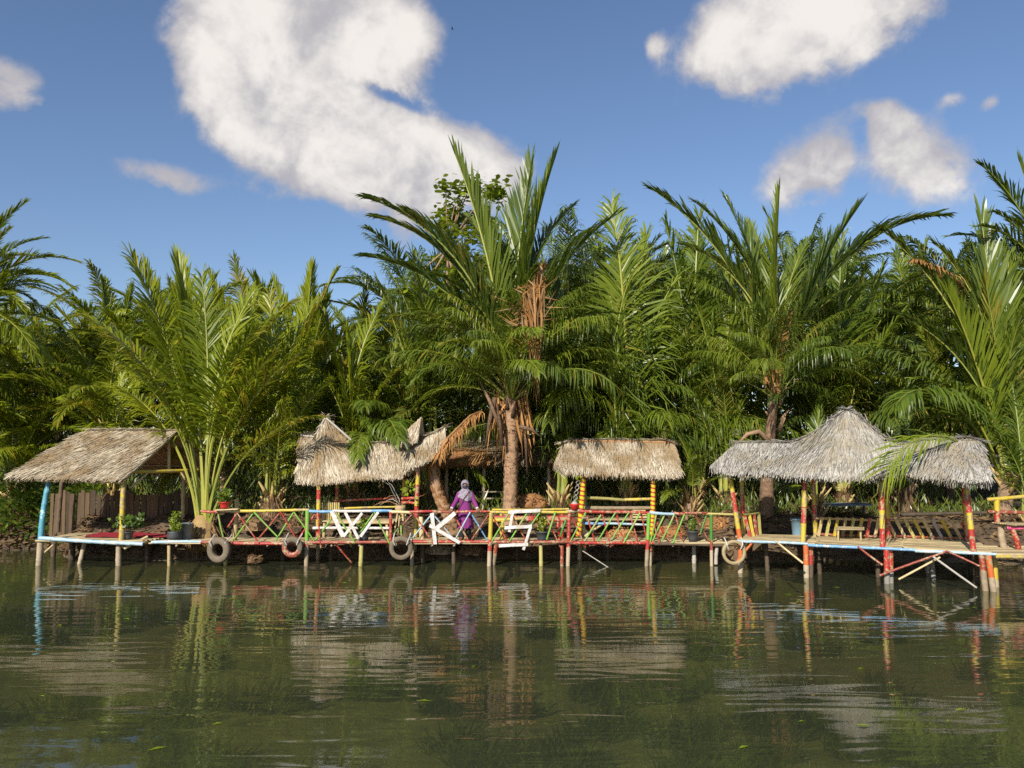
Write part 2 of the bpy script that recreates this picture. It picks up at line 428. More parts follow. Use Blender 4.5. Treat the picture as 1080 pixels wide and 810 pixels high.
fs = [(j * nx + i, j * nx + i + 1, (j + 1) * nx + i + 1, (j + 1) * nx + i) for j in range(len(gys) - 1) for i in range(nx - 1)]
mb.add(vs, fs)
m, n, p = base_mat('ground_earth')
ps = worldpos(n); a = n.noise(ps, 2.2, 6, 0.65); c = n.noise(ps, 14, 5, 0.7)
col = n.mix(n.mr(a, 0.35, 0.65), (0.055, 0.038, 0.022), (0.13, 0.085, 0.048))
col = n.mix(n.mr(c, 0.5, 0.75), col, (0.20, 0.135, 0.075))
zz = n.new('ShaderNodeSeparateXYZ'); n.nt.links.new(ps, zz.inputs[0])
col = n.mix(n.mr(zz.outputs[2], -0.35, 0.12), n.mix(n.mr(a, .4, .65), (0.18, 0.175, 0.09), (0.11, 0.115, 0.055)), col)   # silt and algae under the water
n.put(p.inputs['Base Color'], col); p.inputs['Roughness'].default_value = 0.95
bump(n, p, c, 0.6, 0.05)
tag(mb.build('ground', m, None, True), kind='structure')

m = bpy.data.materials.new('river_water'); m.use_nodes = True
n = NB(m.node_tree); m.node_tree.nodes.remove(m.node_tree.nodes['Principled BSDF']); out = m.node_tree.nodes['Material Output']
w1 = n.noise(worldpos(n, (0.42, 2.3, 1)), 1.2, 1, 0.35, 1.2)
w2 = n.noise(worldpos(n, (1.0, 3.4, 1)), 3.4, 3, 0.55, 0.3)
w3 = n.noise(worldpos(n, (0.14, 0.25, 1)), 1.0, 2)
h = n.m('ADD', n.m('MULTIPLY', w1, n.mr(n.noise(worldpos(n, (.35, .8, 1)), 0.55, 2), .35, .65, .35, 1.25)), n.m('MULTIPLY', w2, n.mr(w3, 0.35, 0.65, 0.02, 0.13)))
bm = n.new('ShaderNodeBump'); bm.inputs['Strength'].default_value = 1.0; bm.inputs['Distance'].default_value = 0.0105
n.put(bm.inputs['Height'], h)
gm = n.new('ShaderNodeNewGeometry'); vd = n.new('ShaderNodeVectorMath', operation='DOT_PRODUCT')
m.node_tree.links.new(gm.outputs['Incoming'], vd.inputs[0]); m.node_tree.links.new(bm.outputs[0], vd.inputs[1])
# Schlick reflectance, the same from both sides so that sunlight reaches the riverbed
FRES = n.m('ADD', n.m('MULTIPLY', n.m('POWER', n.m('SUBTRACT', 1.0, n.m('ABSOLUTE', vd.outputs['Value'])), 5.0), 0.87), 0.13)
gl = n.new('ShaderNodeBsdfGlossy'); gl.inputs['Roughness'].default_value = 0.015; m.node_tree.links.new(bm.outputs[0], gl.inputs['Normal'])
tr = n.new('ShaderNodeBsdfTransparent'); tr.inputs[0].default_value = (0.72, 0.70, 0.42, 1)
df = n.new('ShaderNodeBsdfDiffuse')
n.put(df.inputs[0], n.mix(n.noise(worldpos(n, (1, 1.6, 1)), 0.5, 4, 0.6), (0.082, 0.096, 0.056), (0.116, 0.132, 0.078)))
mx = n.new('ShaderNodeMixShader'); mx.inputs[0].default_value = 0.32
m.node_tree.links.new(tr.outputs[0], mx.inputs[1]); m.node_tree.links.new(df.outputs[0], mx.inputs[2])
m2 = n.new('ShaderNodeMixShader'); m.node_tree.links.new(FRES, m2.inputs[0])
m.node_tree.links.new(mx.outputs[0], m2.inputs[1]); m.node_tree.links.new(gl.outputs[0], m2.inputs[2])
m.node_tree.links.new(m2.outputs[0], out.inputs[0])
mb = MB()
wx = [-600, -60, 60, 600]; wy = [-200, 0, 27]
mb.add([Vector((x, y, 0)) for y in wy for x in wx], [(j * 4 + i, j * 4 + i + 1, j * 4 + i + 5, j * 4 + i + 4) for j in range(2) for i in range(3)])
tag(mb.build('water', m), kind='structure')

# water weed growing on the riverbed, showing through the murk
rnd = random.Random(5); mb = MB()
WEED = leafmat('water_weed', (0.022, 0.034, 0.010), (0.075, 0.095, 0.02), (0.16, 0.14, 0.04), 0.15, 0.1, 0.8, 0.1)
for k in range(120):
    y = 6 + 12 * rnd.random() ** 1.4; x = rnd.uniform(-0.72, 0.72) * y; rr = rnd.uniform(0.08, 0.16 + .022 * y)
    for i in range(int(260 * rr / 0.3)):
        a = rnd.uniform(0, 6.28); r = rr * math.sqrt(rnd.random()) * 1.3
        q = Vector((x + math.cos(a) * r * 1.7, y + math.sin(a) * r * .7, 0)); q.z = gz(q.x, q.y)
        hgt = min(rnd.uniform(.12, .5) * (1.25 - r / rr * .6), -q.z - 0.02)
        if hgt < 0.05: continue
        an = rnd.uniform(0, 6.28); s = Vector((math.cos(an), math.sin(an), 0)) * rnd.uniform(.008, .022); ln = Vector((rnd.uniform(-.2, .3), rnd.uniform(-.15, .15), 0))
        mb.add([q - s, q + s, q + s * 1.4 + ln * .5 + Vector((0, 0, hgt * .6)), q - s * 1.4 + ln * .5 + Vector((0, 0, hgt * .6)), q + ln * 1.2 + Vector((0, 0, hgt))], [(0, 1, 2, 3), (3, 2, 4)], 0, rnd.random())
tag(mb.build('water_weed', WEED), kind='stuff')

# fallen leaves on the bank
mb = MB(); rnd = random.Random(11)
for k in range(9000):
    x = rnd.uniform(-17, 15); ys = shore(x); y = ys + rnd.uniform(-0.1, 3.0) * rnd.random() ** .5
    if rnd.random() < 0.3: x = rnd.uniform(-16.5, -11.5); y = shore(x) + rnd.uniform(-.1, 2.6)
    z = gz(x, y)
    if z < 0.01: continue
    a = rnd.uniform(0, 6.28); l = rnd.uniform(.05, .22); w = rnd.uniform(.015, .045)
    d = Vector((math.cos(a) * l, math.sin(a) * l, rnd.uniform(-.03, .07))); s = Vector((-math.sin(a) * w, math.cos(a) * w, rnd.uniform(-.02, .02)))
    q = Vector((x, y, z + rnd.uniform(.01, .06)))
    mb.add([q - d, q + s, q + d, q - s], [(0, 1, 2, 3)], 0, rnd.random())
tag(mb.build('fallen_leaves', LITTER), kind='stuff')

# ------------------------------------------------------------------ palm fronds
def frond_mesh(name, a0, a1, seed, nl=52, ll=0.20, droop=0.5, vee=0.25, pet=0.22, wid=0.0085, fan=(70, 22), side=0.0, miss=0.04, bexp=1.4):
    """unit-length frond in the xz plane, leaving the origin at a0 degrees from the vertical and ending at a1"""
    rnd = random.Random(seed); N = 16; pts = [Vector((0, 0, 0))]
    for i in range(N):
        t = (i + .5) / N; a = R(a0 + (a1 - a0) * t ** bexp)
        pts.append(pts[-1] + Vector((math.sin(a), side * t * t, math.cos(a))) / N)
    mb = MB()
    mb.tube(pts, [0.0062 * (1 - i / N) ** .8 + 0.0014 + (0.006, .002, 0)[min(i, 2)] for i in range(N + 1)], 5, 0)
    def at(t):
        f = t * N; i = min(int(f), N - 1); q = pts[i].lerp(pts[i + 1], f - i); T = (pts[i + 1] - pts[i]).normalized()
        return q, T
    down = Vector((0, 0, -1)); Y = Vector((0, 1, 0))
    for sgn in (-1, 1):
        u = 0.0
        for i in range(nl):
            u = (i + rnd.uniform(.2, .8)) / nl; t = pet + (0.995 - pet) * u
            if rnd.random() < miss: continue
            q, T = at(t); Nn = Y.cross(T).normalized() * -1
            if Nn.z < 0 and a1 < 90: Nn = -Nn
            S = T.cross(Nn).normalized() * sgn
            al = R(fan[0] + (fan[1] - fan[0]) * u ** .8 + rnd.uniform(-10, 10))
            ve = vee + rnd.uniform(-.14, .14)
            d = (T * math.cos(al) + S * math.sin(al) * math.cos(ve) + Nn * math.sin(al) * math.sin(ve)).normalized()
            prof = (0.70 + 0.30 * math.sin(math.pi * min(1, u * 1.25 + .12))) * (1 - 0.42 * max(0, u - .6) / .4)
            l = ll * prof * rnd.uniform(.82, 1.12)
            dr = droop * rnd.uniform(.3, 1.7)
            d1 = (d + down * dr * .55).normalized(); d2 = (d1 + down * dr * 1.0).normalized()
            p1 = q + d * l * .42; p2 = p1 + d1 * l * .34; p3 = p2 + d2 * l * .24
            w = (T - d * T.dot(d)); w = w.normalized() if w.length > 1e-4 else Nn
            tw = rnd.uniform(-.75, .75); w = (w * math.cos(tw) + d.cross(w) * math.sin(tw)).normalized()
            ww = wid * rnd.uniform(.75, 1.2)
            mb.add([q - w * ww * .45, q + w * ww * .45, p1 + w * ww, p1 - w * ww, p2 + w * ww * .75, p2 - w * ww * .75, p3],
                   [(0, 1, 2, 3), (3, 2, 4, 5), (5, 4, 6)], 1, rnd.random())
    me = mb.mesh(name, [None, None]); ch = pts[-1]
    return dict(me=me, a0=a0, a1=a1, L=math.hypot(ch.x, ch.z), pol=math.degrees(math.atan2(ch.x, ch.z)))
FR = []
for (a0, a1) in ((2, 24), (8, 52), (14, 78), (24, 98), (36, 118), (50, 134), (66, 148), (84, 160)):
    for sd in range(3):
        FR.append(frond_mesh('frond', a0, a1, int(a0 * 10 + sd), droop=(0.30, 0.7, 1.15)[sd] * (1 + a0 / 140), vee=(0.42, 0.22, 0.02)[sd], ll=(0.20, 0.225, 0.25)[sd],
                             side=(0.12, -0.16, 0.22)[sd], fan=((46, 14), (58, 18), (68, 22))[sd], wid=(0.0050, 0.0048, 0.0050)[sd], nl=78, pet=(.2, .24, .28)[sd]))
FEATHER = FR[0::3]
LONGP = [frond_mesh('frond', a0, a1, 930 + i, droop=.6, vee=.25, ll=.2, nl=70, pet=.40, wid=.0044, side=(.1, -.12)[i % 2]) for i, (a0, a1) in enumerate(((3, 22), (8, 44), (14, 66), (22, 92), (34, 112), (44, 128)))]   # long bare leaf stems
PEND = [frond_mesh('frond', a0, a1, 900 + i, droop=2.2, vee=-0.1, ll=0.32, nl=70, miss=.08, wid=.0038) for i, (a0, a1) in enumerate(((6, 40), (16, 72), (30, 100), (45, 122)))]   # hanging leaflets
STIFF = [frond_mesh('frond', a0, a1, 950 + i, droop=0.03, vee=0.5, ll=0.26, nl=80, fan=(40, 13), wid=.0052, miss=.02) for i, (a0, a1) in enumerate(((4, 10), (10, 24), (18, 40)))]  # young stiff fronds
DRY = [frond_mesh('frond', a0, a1, 970 + i, droop=3.0, vee=-.5, ll=0.17, nl=34, fan=(50, 20), miss=.15, wid=.007) for i, (a0, a1) in enumerate(((100, 165), (40, 150), (60, 80)))]

def frond(parent, fm, base, az, scale, extra=0.0, roll=0.0, mats=None, name='frond'):
    o = bpy.data.objects.new(name, fm['me']); COL.objects.link(o); setmat(o, mats)
    o.rotation_mode = 'QUATERNION'
    o.rotation_quaternion = Quaternion((0, 0, 1), az) @ Quaternion((0, 1, 0), R(extra)) @ Quaternion((0, 0, 1), roll)
    o.scale = (scale,) * 3
    o.parent = parent; o.location = Vector(base) - (wloc(parent) if parent is not None else Vector())
    return o
def aim(parent, base, tip, mats, pool=None, bend=None, roll=0.0, name='frond'):
    """a frond whose base and tip are given; picks the shape that reaches it with the least turning"""
    base = Vector(base); tip = Vector(tip); d = tip - base; az = math.atan2(d.y, d.x); pol = math.degrees(math.atan2(math.hypot(d.x, d.y), d.z))
    c = sorted(pool or (FEATHER if tip.z > 6.6 else FR), key=lambda f: abs(f['pol'] - pol) + (0 if bend is None else abs((f['a1'] - f['a0']) - bend) * .7) + random.uniform(0, 5))[0]
    return frond(parent, c, base, az, d.length / c['L'], pol - c['pol'], roll, mats, name)

def trunk_mesh(mb, base, top, r0, r1, rings=26, bend=(0, 0), rough=0.06, n=12):
    base = Vector(base); top = Vector(top); pts = []; rad = []
    for i in range(rings * 3 + 1):
        t = i / (rings * 3); q = base.lerp(top, t) + Vector((bend[0], bend[1], 0)) * math.sin(math.pi * t)
        r = r0 + (r1 - r0) * t; r *= 1 + rough * (1, -.6, 0)[i % 3] * random.uniform(.4, 1.3)
        if t < .08: r *= 1 + (.08 - t) * 4
        pts.append(q); rad.append(r)
    mb.tube(pts, rad, n, 0)
def boots(mb, top, r, k, mat=0, h=.5):
    """old leaf bases left round the head of the trunk"""
    for i in range(k):
        a = i * 2.4 + random.uniform(-.2, .2); z = -h * random.uniform(.0, 1.0)
        q = Vector(top) + Vector((math.cos(a) * r * .8, math.sin(a) * r * .8, z)); d = Vector((math.cos(a) * .55, math.sin(a) * .55, 1)).normalized()
        l = random.uniform(.25, .55)
        mb.tube([q, q + d * l * .5, q + d * l + Vector((math.cos(a), math.sin(a), 0)) * .05], [r * .42, r * .28, r * .10], 6, mat)
PALETTE = {'y': (RAC_Y, LF_Y), 'm': (RAC_G, LF_M), 'd': (RAC_G, LF_D)}
def crown(root, top, n, L, mats, t0=4, t1=95, r=0.1, pools=(FR,), skip=None, seed=None, az0=None):
    rnd = random.Random(seed if seed is not None else random.random()); a0 = rnd.uniform(0, 6.28) if az0 is None else az0
    for k in range(n):
        az = a0 + k * 2.39996 + rnd.uniform(-.25, .25); f = k / max(1, n - 1); tilt = t0 + (t1 - t0) * f ** 1.1 + rnd.uniform(-6, 6)
        if skip and skip(az, tilt): continue
        pool = rnd.choice(pools); cand = sorted(pool, key=lambda q: abs(q['a0'] - tilt * .8) + rnd.uniform(0, 8))[0]
        base = Vector(top) + Vector((math.cos(az), math.sin(az), 0)) * r * (0.3 + .7 * f) + Vector((0, 0, -0.25 * f))
        frond(root, cand, base, az, L * rnd.uniform(.82, 1.1) * (0.9 + .1 * math.sin(f * 3.1)), (tilt * .8 - cand['a0']) * .6, rnd.uniform(-.25, .25), mats)
def palm(label, px, D, zc, n, L, kind, name='palm_tree', group='palms of the grove behind the huts', tr=0.13, lean=0.0, pools=(FR,), t0=4, t1=92, seed=None, cat='palm'):
    b0 = P(px, 470, D); g = gz(b0.x, D); base = Vector((b0.x, D, g - .1))
    root = thing(name, base, label, cat, group)
    top = Vector((b0.x + lean, D, max(zc, g + .35)))
    mb = MB(); trunk_mesh(mb, base, top, tr * 1.15, tr * .9, max(4, int((top.z - base.z) * 5)), (lean * .2, 0), .07, 10)
    mb.build('trunk', TRUNK, root, True)
    mb = MB(); boots(mb, top + Vector((0, 0, .1)), tr, 9, 0, min(.5, (top.z - g) * .5)); mb.build('leaf_base', TRUNK if kind == 'd' else BASEY, root, True)
    crown(root, top, n, L, PALETTE[kind], t0, t1, tr, pools, None, seed if seed is not None else int(px * 7 + D * 13))
    return root

# --- the back rows of the grove --------------------------------------------------
A = (FR,); AP = (FR, PEND); AS = (FR, FR, STIFF)
# px, D, crown height, fronds, frond length, colour, pools, label
GROVE = [
 (-150, 27.0, 5.2, 15, 5.0, 'y', A, 'yellow green palm at the far end of the grove beyond the plank fenced hut'),
 (-30, 31.0, 4.6, 15, 4.9, 'y', A, 'palm at the back of the grove behind the bank left of the plank fence'),
 (62, 29.5, 4.0, 15, 4.6, 'y', A, 'yellow green palm standing behind the left slope of the plank fenced hut roof'),
 (118, 31.0, 4.7, 15, 4.6, 'y', AS, 'sunlit palm with upright fronds high behind the ridge of the plank fenced hut'),
 (180, 29.0, 4.4, 15, 4.9, 'y', AS, 'yellow green palm rising straight behind the swollen based palm clump'),
 (247, 30.5, 4.5, 16, 4.7, 'y', AS, 'sunlit palm with combed erect fronds behind the red potted plant'),
 (318, 29.3, 4.3, 15, 5.0, 'y', AS, 'palm whose pale striped frond leans out over the left horn of the straw roof'),
 (378, 31.0, 4.1, 15, 4.8, 'm', A, 'mid green palm behind the ridge of the straw roofed pavilion with two horns'),
 (445, 29.0, 4.4, 16, 5.0, 'd', AP, 'shaded palm just left of the tall trunked palm, behind the second roof horn'),
 (600, 29.0, 6.2, 16, 5.0, 'd', AP, 'dark palm with hanging leaflets just right of the tall trunked palm'),
 (648, 30.5, 6.0, 16, 5.2, 'd', AP, 'dark palm with hanging leaflets high above the round ended roof'),
 (700, 29.5, 5.0, 16, 5.0, 'm', AP, 'palm with drooping yellowish leaflets over the right end of the round ended roof'),
 (752, 31.0, 6.3, 16, 5.2, 'd', AP, 'dark palm high in the gap between the round ended roof and the peaked roof'),
 (842, 30.0, 6.2, 16, 5.0, 'd', A, 'dark palm at the back right of the brown sheathed trunk'),
 (905, 29.0, 5.0, 16, 4.8, 'd', A, 'deep green palm behind the summit of the peaked roof'),
 (962, 31.0, 5.6, 16, 5.0, 'm', A, 'palm at the back behind the roof with the green frond lying on it'),
 (1030, 29.5, 5.6, 16, 5.2, 'd', A, 'deep green palm behind the right end post of the peaked pavilion'),
 (1180, 29.0, 6.4, 16, 5.0, 'd', A, 'palm at the far end of the grove beyond the yellow railed bench dock'),
 (28, 26.0, 2.5, 14, 4.0, 'y', A, 'low spreading palm on the leafy bank beside the teal post'),
 (112, 26.0, 3.1, 15, 4.1, 'y', A, 'arching yellow green palm close behind the plank fenced hut'),
 (238, 25.8, 2.2, 15, 4.3, 'y', AS, 'yellow green palm behind the red pot and the stump post'),
 (350, 26.2, 2.7, 15, 4.2, 'm', A, 'palm directly behind the left horn of the straw roof'),
 (405, 25.6, 2.4, 15, 4.2, 'm', A, 'bushy palm between the two horns of the straw roof'),
 (478, 26.5, 3.0, 15, 4.4, 'd', A, 'deep shaded palm behind the old brown roof, left of the tall trunk'),
 (585, 25.6, 2.4, 15, 5.0, 'd', AP, 'dense dark palm between the tall trunk and the round ended roof'),
 (632, 26.3, 3.2, 16, 5.2, 'm', AP, 'palm with yellow petioles close behind the round ended roof'),
 (688, 25.7, 2.3, 15, 5.0, 'm', AP, 'many stemmed looking palm behind the right post of the round ended pavilion'),
 (738, 26.2, 3.1, 15, 4.8, 'm', AP, 'palm with pale drooping leaflets in the gap left of the peaked pavilion'),
 (868, 25.5, 2.8, 15, 4.5, 'd', A, 'deep green palm close behind the summit of the peaked roof'),
 (930, 25.9, 2.6, 15, 4.4, 'd', A, 'dark palm behind the valley right of the peaked roof summit'),
 (1000, 25.3, 2.6, 15, 4.6, 'm', A, 'palm close behind the low right wing of the peaked roof'),
 (1130, 25.5, 3.2, 15, 4.9, 'd', A, 'dark palm behind the yellow railed bench dock'),
 (-70, 24.8, 3.2, 15, 4.2, 'y', A, 'yellow green palm at the bank end, left of the teal post'),
]
for (px, D, zc, nf, L, kd, pl, lab) in GROVE:
    palm(lab, px, D, zc + (0.9 if D > 28.5 and px > 420 else .35), nf + 10, L, kd, pools=pl, t1=86)
BACK = ['beyond the left frame of the grove', 'behind the leafy bank end', 'far behind the teal post', 'far behind the plank fenced hut ridge', 'far behind the yellow stemmed palm clump', 'far behind the red pot on the railing', 'far behind the left roof horn',
        'far behind the middle of the horned roof', 'at the back left of the tallest palm crown', 'at the back right of the tallest palm crown', 'far behind the round ended roof', 'behind the gap between the right roofs', 'at the back of the torn brown sheathed palm',
        'far behind the tall thatched peak', 'far behind the low right roof wing', 'far behind the right dock']
for i, wh in enumerate(BACK):
    px = -160 + i * 88 + random.uniform(-25, 25)
    palm('back row palm showing only topmost fronds, ' + wh, px, random.uniform(32, 33.6), (5.6 if px < 400 else 7.3) + random.uniform(-.7, .5), 18, 5.0, 'ymd'[0 if px < 330 else random.choice((1, 2))], group='palms of the hidden back row', t1=80)

# dense leaf mass closing the back of the grove
mb = MB(); rnd = random.Random(3)
for k in range(24000):
    x = rnd.uniform(-27, 27); y = rnd.uniform(31.5, 35); top = (5.0 if x < -5 else 6.4) + 1.0 * math.sin(x * .7) + .6 * math.sin(x * 2.1 + 1)
    z = gz(x, y) + rnd.random() * top
    a = rnd.uniform(0, 6.28); l = rnd.uniform(.35, .9); d = Vector((math.cos(a) * .8, math.sin(a) * .5 - .2, rnd.uniform(-1, .6))).normalized() * l
    s = d.cross(Vector((rnd.uniform(-.3, .3), 1, rnd.uniform(-.3, .6)))).normalized() * rnd.uniform(.03, .08)
    q = Vector((x, y, z)); mb.add([q, q + d * .5 + s, q + d, q + d * .5 - s], [(0, 1, 2, 3)], 0, rnd.random())
# shrubs and seedlings on the bank behind the decks
for k in range(14000):
    x = rnd.uniform(-17, 15); y = rnd.uniform(max(25.0, shore(x) + 2.8), 28.2) if k % 3 else shore(x) + rnd.uniform(1.5, 2.4)
    z = gz(x, y) + rnd.random() ** 1.5 * (2.2 if k % 3 else .35)
    a = rnd.uniform(0, 6.28); l = rnd.uniform(.3, .95) * (1 if k % 3 else .4); d = Vector((math.cos(a) * .45, math.sin(a) * .3 - .1, rnd.choice((-1, 1)) * rnd.uniform(.4, 1.2))).normalized() * l
    s = d.cross(Vector((rnd.uniform(-.5, .5), 1, rnd.uniform(-.3, .6)))).normalized() * rnd.uniform(.010, .026)
    q = Vector((x, y, z)); mb.add([q, q + d * .5 + s, q + d, q + d * .5 - s], [(0, 1, 2, 3)], 0, rnd.random())
tag(mb.build('undergrowth', LF_D), kind='stuff')
mb = MB()
for k in range(4200):      # broad leaved weeds on the left bank
    x = rnd.uniform(-16.5, -12.6); y = shore(x) + rnd.uniform(.1, 2.8); z = gz(x, y) + rnd.random() ** 1.6 * .75
    a = rnd.uniform(0, 6.28); l = rnd.uniform(.06, .22); d = Vector((math.cos(a), math.sin(a) * .8 - .3, rnd.uniform(-.2, .8))).normalized() * l
    s = d.cross(Vector((0, 1, .8))).normalized() * l * rnd.uniform(.2, .4)
    q = Vector((x, y, z)); mb.add([q, q + d * .5 + s, q + d, q + d * .5 - s], [(0, 1, 2, 3)], 0, rnd.random())
tag(mb.build('weeds', LF_BROAD), kind='stuff')

# --- broadleaf tree behind the tall palm --------------------------------------------
bt = P(478, 470, 27.5); bt = Vector((bt.x, 27.5, gz(bt.x, 27.5) - .1))
root = thing('broadleaf_tree', bt, 'lime leaved broadleaf tree whose top shows behind the tall palm crown', 'tree')
mb = MB(); cen = P(472, 262, 27.5)
mb.tube([bt, bt + Vector((.1, 0, 3)), cen + Vector((.3, 0, -1.6)), cen], [.17, .14, .10, .05], 9)
tipsB = []
rnd = random.Random(21)
for k in range(26):
    t = P(rnd.uniform(462, 520), rnd.uniform(222, 330), 27.5 + rnd.uniform(-1.2, 1.2)); tipsB.append(t)
    b0 = bt.lerp(cen, rnd.uniform(.55, .98)); mb.tube([b0, b0.lerp(t, .5) + Vector((0, 0, .2)), t], [.05, .03, .012], 5)
for (x, y) in ((470, 196), (492, 199), (522, 196), (498, 192), (515, 203), (480, 214), (524, 205), (432, 305), (440, 325)):
    t = P(x, y, 27.5 + rnd.uniform(-.5, .5)); tipsB.append(t); mb.tube([cen, cen.lerp(t, .5) + Vector((0, 0, .15)), t], [.04, .025, .01], 5)
mb.build('trunk', TRUNK, root, True)
mb = MB()
for t in tipsB:
    for i in range(60):
        q = t + Vector((rnd.gauss(0, .2), rnd.gauss(0, .2), rnd.gauss(0, .15))); a = rnd.uniform(0, 6.28); l = rnd.uniform(.17, .32)
        d = Vector((math.cos(a), math.sin(a), rnd.uniform(-.9, .2))).normalized() * l; s = d.cross(Vector((rnd.uniform(-.4, .4), rnd.uniform(-.4, .4), 1))).normalized() * l * .33
        mb.add([q, q + d * .3 + s, q + d * .75 + s * .7, q + d, q + d * .75 - s * .7, q + d * .3 - s], [(0, 1, 2, 3, 4, 5)], 0, rnd.random())
mb.build('crown', LF_LIME, root)

# --- the tall palm with the thick trunk -----------------------------------------------
tb = P(537, 548, 22.5); tb.z = gz(tb.x, 22.5) - .1; tt = P(539, 412, 22.5)
root = thing('palm_tree', tb, 'tallest palm, thick brown ringed trunk standing just right of the person in purple', 'palm')
mb = MB(); trunk_mesh(mb, tb, tt, .20, .155, 24, (.03, 0), .05, 14); mb.build('trunk', TRUNKR, root, True)
mb = MB()
for k in range(420):          # old leaf scars and torn fibre up the trunk
    t = random.random(); a = random.uniform(0, 6.28); r = .20 - .045 * t; q = tb.lerp(tt, t) + Vector((.03 * math.sin(math.pi * t) + math.cos(a) * r, math.sin(a) * r, 0)); dv = Vector((math.cos(a), math.sin(a), 0)); s = dv.cross(Vector((0, 0, 1))) * random.uniform(.03, .10)
    mb.add([q - s, q + s, q + dv * random.uniform(.02, .06) + s * random.uniform(-.6, .6) + Vector((0, 0, random.uniform(-.05, .22)))], [(0, 1, 2)], 0, random.random())
mb.build('leaf_scars', TRUNKR, root)
mb = MB(); boots(mb, tt, .17, 14, 0, .9); mb.build('leaf_base', TRUNKR, root, True)
mt = PALETTE['m']; md = PALETTE['d']
for (tx, ty, D, pool, bend, mats) in (
    (480, 163, 22.3, STIFF, None, md), (585, 168, 22.6, STIFF, None, mt), (560, 172, 23.3, STIFF, None, md), (388, 212, 22.0, None, 60, md), (384, 272, 21.8, None, 62, md), (402, 232, 23.8, None, 50, md),
    (405, 335, 21.5, None, 90, mt), (655, 222, 22.8, None, 55, md), (430, 222, 23.4, None, 45, md), (632, 236, 23.4, None, 50, md), (655, 330, 21.8, None, 90, mt),
    (468, 335, 21.4, None, 80, mt), (618, 400, 21.9, PEND, 100, mt), (455, 290, 21.2, None, 70, md), (610, 310, 22.0, PEND, None, mt), (500, 230, 24, None, None, md),
    (610, 215, 24.0, None, 40, md), (545, 250, 24.6, None, None, md), (425, 350, 23.2, None, 90, md), (560, 280, 20.7, None, 60, mt)):
    bs = tt + Vector((random.uniform(-.16, .16), random.uniform(-.14, .1), random.uniform(-.1, .35)))
    aim(root, bs, P(tx, ty, D), mats, pool, bend)
crown(root, tt, 40, 3.7, mt, 14, 76, .2, (FR, PEND, PEND), None, 41)
# dead fronds of this palm
md_ = (RAC_D, LF_DRY)
q1 = P(574, 285, 21.1)
o = aim(root, P(545, 398, 22.3), q1 + Vector((.1, 0, .1)), md_, FR, 10, name='dead_frond')
mb = MB()
for k in range(85):          # the hanging curtain of its dead leaflets
    s = random.random(); a = P(545 + 30 * s, 330 - 42 * s, 21.1) + Vector((random.uniform(-.35, .35), random.uniform(-.25, .2), random.uniform(-.3, .2)))
    l = random.uniform(.5, 1.5) if random.random() < .6 else random.uniform(1.4, 2.9)
    e = P(566, 330, 21.1); e = Vector((e.x + random.uniform(-.11, .11), a.y + random.uniform(-.1, .1), a.z - l)); a.x = a.x * .55 + e.x * .45
    w = Vector((random.uniform(.012, .028), random.uniform(-.02, .02), 0)); mid = a.lerp(e, .4) + Vector((random.uniform(-.1, .1), random.uniform(-.1, .1), .1))
    mb.add([a - w * .5, a + w * .5, mid + w, mid - w, e], [(0, 1, 2, 3), (3, 2, 4)], 0, random.random())
for k in range(60):
    a = P(random.uniform(540, 580), random.uniform(300, 345), 21.1) + Vector((0, random.uniform(-.2, .2), 0)); d = Vector((random.uniform(-1, .6), random.uniform(-.4, .4), random.uniform(-.5, .6))).normalized() * random.uniform(.3, .7); w = Vector((0, 0, .02))
    mb.add([a - w, a + w, a + d], [(0, 1, 2)], 0, random.random())
mb.build('dead_leaflets', LF_DRY, root)
for (bx, by, tx, ty, D, w_) in ((528, 452, 505, 400, 22.1, .05), (548, 450, 572, 462, 22.1, .05), (522, 420, 512, 470, 22.2, .06), (552, 425, 556, 500, 22.6, .05), (530, 470, 524, 425, 22.1, .05)):
    mb = MB(); a = P(bx, by, D); c = P(tx, ty, D); mb.tube([a, a.lerp(c, .5) + Vector((0, -.1, .08)), c], [w_ * 1.3, w_, w_ * .3], 6); mb.build('dead_leaf_base', TRUNKR, root, True)
mb = MB()
for k in range(60):          # rags of fibre and dead leaf under the crown
    sx = random.choice((-1, 1)); a = tt + Vector((sx * random.uniform(.1, .5), random.uniform(-.2, .3), random.uniform(-.9, .1))); l = random.uniform(.4, 1.5)
    e = a + Vector((sx * random.uniform(-.1, .25), random.uniform(-.1, .1), -l)); w = Vector((random.uniform(.01, .035), random.uniform(-.02, .02), 0)); mid = a.lerp(e, .5) + Vector((random.uniform(-.07, .07), 0, 0))
    mb.add([a - w, a + w, mid + w, mid - w, e], [(0, 1, 2, 3), (3, 2, 4)], 0, random.random())
mb.build('fibre', LF_DRY, root)

# --- clump with the swollen base in front of the plank fenced hut ---------------------
cb = P(214, 562, 21.75); cb.z = gz(cb.x, 21.75) - .15
root = thing('palm_clump', cb, 'young palm clump with swollen brown base and yellow stems at the left railing end', 'palm')
mb = MB(); mb.lathe(cb, [(.30, 0), (.44, .12), (.47, .32), (.40, .55), (.26, .78), (.17, .95)], 16, 0, 1, .9, .05)
mb.build('trunk', BASEY, root, True)
mb = MB()
for k in range(150):      # dead sheath fibres round the foot
    a = random.uniform(0, 6.28); q = cb + Vector((math.cos(a) * .42, math.sin(a) * .4, random.uniform(.2, .8))); e = q + Vector((math.cos(a) * random.uniform(.0, .3), math.sin(a) * .15, -random.uniform(.2, .6)))
    w = Vector((.02, .01, 0)); mb.add([q - w, q + w, e], [(0, 1, 2)], 0, random.random())
mb.build('sheath', LITTER, root)
ct = cb + Vector((0, 0, .85)); my = PALETTE['y']
